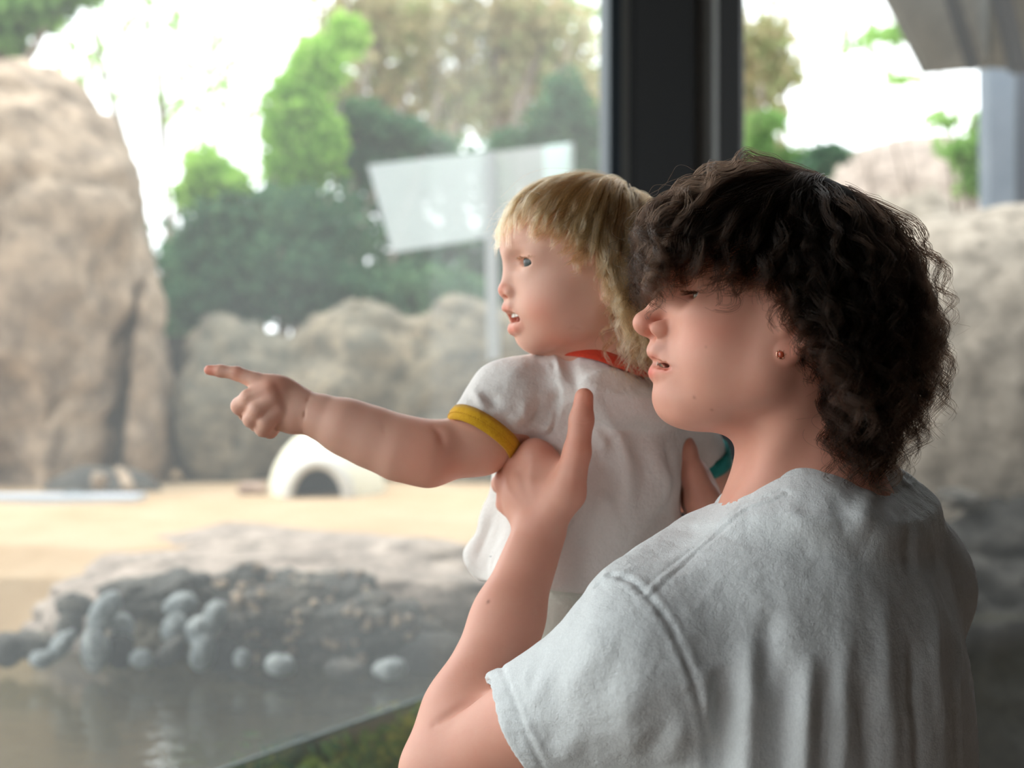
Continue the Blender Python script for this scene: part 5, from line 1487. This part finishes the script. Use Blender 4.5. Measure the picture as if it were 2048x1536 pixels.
combA = lambda p: np.stack([pw(p[:, 0], [.0, .04, .08, .112, .132], [-.12, .32, .28, .0, -1.0]), p[:, 1] * 2.0, -.1 + 0 * p[:, 0]], -1)
GA, LA = grow(HA, SHH, rootsA, rs, np.array((-.035, .005, .135)), thickA, uendA, 23, .0072, rs.uniform(.1, .7, len(rootsA)), .10,
              lambda r: pw(r[:, 2], [-.05, .05, .13], [.0085, .0075, .0050]), .060, lambda r: pw(r[:, 2], [-.06, 0, .06, .13], [.10, .115, .13, .15]), combA)
GA = GA[GA[:, :, 2].max(1) < .149]
SA_ = strands(GA, rs, 25, .0078, .0016, .36)
# flyaways
fly = GA[rs.randint(0, len(GA), 420)]
fly = strands(fly, rs, 1, .012, .010, 1.6)
nr = grad(SHH, fly.reshape(-1, 3)).reshape(fly.shape)
fly = fly + nr * (np.linspace(0, 1, fly.shape[1]) ** 1.5)[None, :, None] * rs.uniform(0, .011, len(fly))[:, None, None]
fly = fly[(fly[:, :, 2].max(1) < .152)]
allA = np.concatenate([SA_, fly])
m_ = allA.shape[1]
radA = np.broadcast_to((1 - .55 * np.linspace(0, 1, m_) ** 2) * .00019, allA.shape[:2]).copy()
radA[len(SA_):] *= .6
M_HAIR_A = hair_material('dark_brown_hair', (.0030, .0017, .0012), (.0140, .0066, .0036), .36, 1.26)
M_CAP_A = plain_material('dark_hair_mass', (.012, .007, .005), .8)
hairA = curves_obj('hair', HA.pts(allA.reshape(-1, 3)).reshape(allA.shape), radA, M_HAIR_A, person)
tag(hairA, 'dark brown curly hair')
def cap(H, S, off, uend, gap, res, lo, hi):
    C = SDF(); C.ops = list(S.ops)
    base = SDF(); base.ops = list(S.ops)
    D = SDF(); D.ops = [('u', lambda p: base(p) - off, np.zeros(3, np.float32), 1e6, 0.0)]
    D.ops.append(('i', lambda p: (uend(p.reshape(-1, 3)).reshape(p.shape[:-1]) + gap - p[..., 2]).astype(np.float32), np.zeros(3, np.float32), 1e6, .006))
    return extract(D, axis(lo[0], hi[0], res), axis(lo[1], hi[1], res), axis(lo[2], hi[2], res), 1)
capU = lambda p: pw(p[:, 0], [-.12, -.07, -.05, -.03, -.01, .01, .03, .06, .09, .12], [-.10, -.10, -.07, -.03, .0, .03, .055, .078, .082, .08])
Vh, Fh = cap(HA, SHH, .005, capU, .0, .004, (-.13, -.10, -.14), (.13, .10, .16))
mesh_np('hair_underlayer', HA.pts(Vh), Fh, M_CAP_A, hairA)

# ---------------------------------------------------------------- fine blond hair
rs = np.random.RandomState(5)
SHC = SDF()
SHC.ell(IDF, (-.004, 0, .034), (.084, .065, .074), .02).ell(IDF, (-.035, 0, .012), (.053, .052, .050), .03).ell(IDF, (.031, 0, .040), (.047, .050, .046), .02)
SHC.cone(IDF, (-.018, 0, -.015), (-.030, 0, -.09), .039, .042, .03).cone(IDF, (-.013, .064, .004), (-.013, -.064, .004), .009, .009, .02).ell(IDF, (.026, 0, -.012), (.045, .050, .050), .02)
def okC(p):
    f, l, u = p[:, 0], p[:, 1], p[:, 2]
    lim = pw(f, [-.09, -.05, -.02, .0, .02, .05, .07, .09], [-.03, -.03, -.01, .02, .045, .072, .078, .08])
    return u > lim
rootsC = scalp(SHC, rs, 560, okC, (0, 0, .02))
thickC = lambda p: pw(p[:, 2], [-.10, -.03, .03, .08, .11], [.014, .014, .009, .006, .005]) * pw(p[:, 0], [-.05, .03, .07], [1.2, 1.0, .45])
uendC = lambda p: pw(p[:, 0], [-.09, -.03, -.006, .000, .012, .030, .055, .075, .10], [-.085, -.088, -.080, -.035, .012, .034, .046, .046, .040])
combC = lambda p: np.stack([pw(p[:, 0], [-.05, .0, .04, .06, .08], [-.12, .10, .35, .05, -.1]), p[:, 1] * 3.0, -.15 + 0 * p[:, 0]], -1)
GC, LC_ = grow(HC, SHC, rootsC, rs, np.array((-.055, -.005, .105)), thickC, uendC, 23, .0070, rs.uniform(.0, .2, len(rootsC)), .17,
               lambda r: pw(r[:, 2], [-.03, .04, .1], [.0052, .0032, .0010]), .052, lambda r: pw(r[:, 2], [-.03, .03, .08, .11], [.10, .12, .13, .135]), combC)
GC = GC[GC[:, :, 2].max(1) < .122]
SC_ = strands(GC, rs, 26, .0075, .0010, .28)
fly = GC[rs.randint(0, len(GC), 260)]; fly = strands(fly, rs, 1, .010, .006, 1.5)
nr = grad(SHC, fly.reshape(-1, 3)).reshape(fly.shape)
fly = fly + nr * (np.linspace(0, 1, fly.shape[1]) ** 1.2)[None, :, None] * rs.uniform(0, .017, len(fly))[:, None, None]
allC = np.concatenate([SC_, fly])
radC = np.broadcast_to((1 - .55 * np.linspace(0, 1, allC.shape[1]) ** 2) * .00017, allC.shape[:2]).copy()
radC[len(SC_):] *= .6
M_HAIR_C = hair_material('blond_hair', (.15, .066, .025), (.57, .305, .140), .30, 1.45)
M_CAP_C = plain_material('blond_hair_mass', (.30, .19, .10), .8)
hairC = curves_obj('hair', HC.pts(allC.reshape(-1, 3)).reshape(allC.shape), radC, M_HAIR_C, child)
tag(hairC, 'fine wavy blond hair')
capUC = lambda p: pw(p[:, 0], [-.10, -.05, -.03, -.015, .0, .02, .04, .07, .09], [-.06, -.06, -.05, -.02, .02, .048, .066, .082, .084])
Vh, Fh = cap(HC, SHC, .002, capUC, .0, .0035, (-.11, -.09, -.10), (.10, .09, .13))
mesh_np('hair_underlayer', HC.pts(Vh), Fh, M_CAP_C, hairC)

# ---------------------------------------------------------------- lashes
def lashes(H, c, r, fwd_y, mat, parent, n, length, drop, l0, l1, rad):
    pts = []
    for i in range(n):
        a = l0 + (l1 - l0) * i / (n - 1)
        b0 = np.array((math.cos(a) * math.cos(drop), math.sin(a), math.sin(drop)))
        p0 = np.asarray(c) + r * b0
        out = b0 + np.array((.2, .25 * math.sin(a), -.55 + rs.normal(0, .15)))
        pts.append([H(p0 + out * length * t + np.array((0, 0, .35 * length * t * t))) for t in np.linspace(0, 1, 6)])
    pts = np.array(pts)
    return curves_obj('eyelashes', pts, np.broadcast_to(rad * (1 - .7 * np.linspace(0, 1, 6)), pts.shape[:2]), mat, parent)
M_LASH_C = hair_material('light_brown_lashes', (.05, .025, .012), (.08, .04, .02), .4)
for sg in (1, -1):
    lashes(HA, (.0665, .0335 * sg, .0140), .0143, 0, M_HAIR_A, person, 64, .0090, .08, -.7, 1.5, .00030)
    lashes(HC, (.0562, .0265 * sg, .0195), .0132, 0, M_LASH_C, child, 40, .0052, .27, -.6, 1.3, .00034)
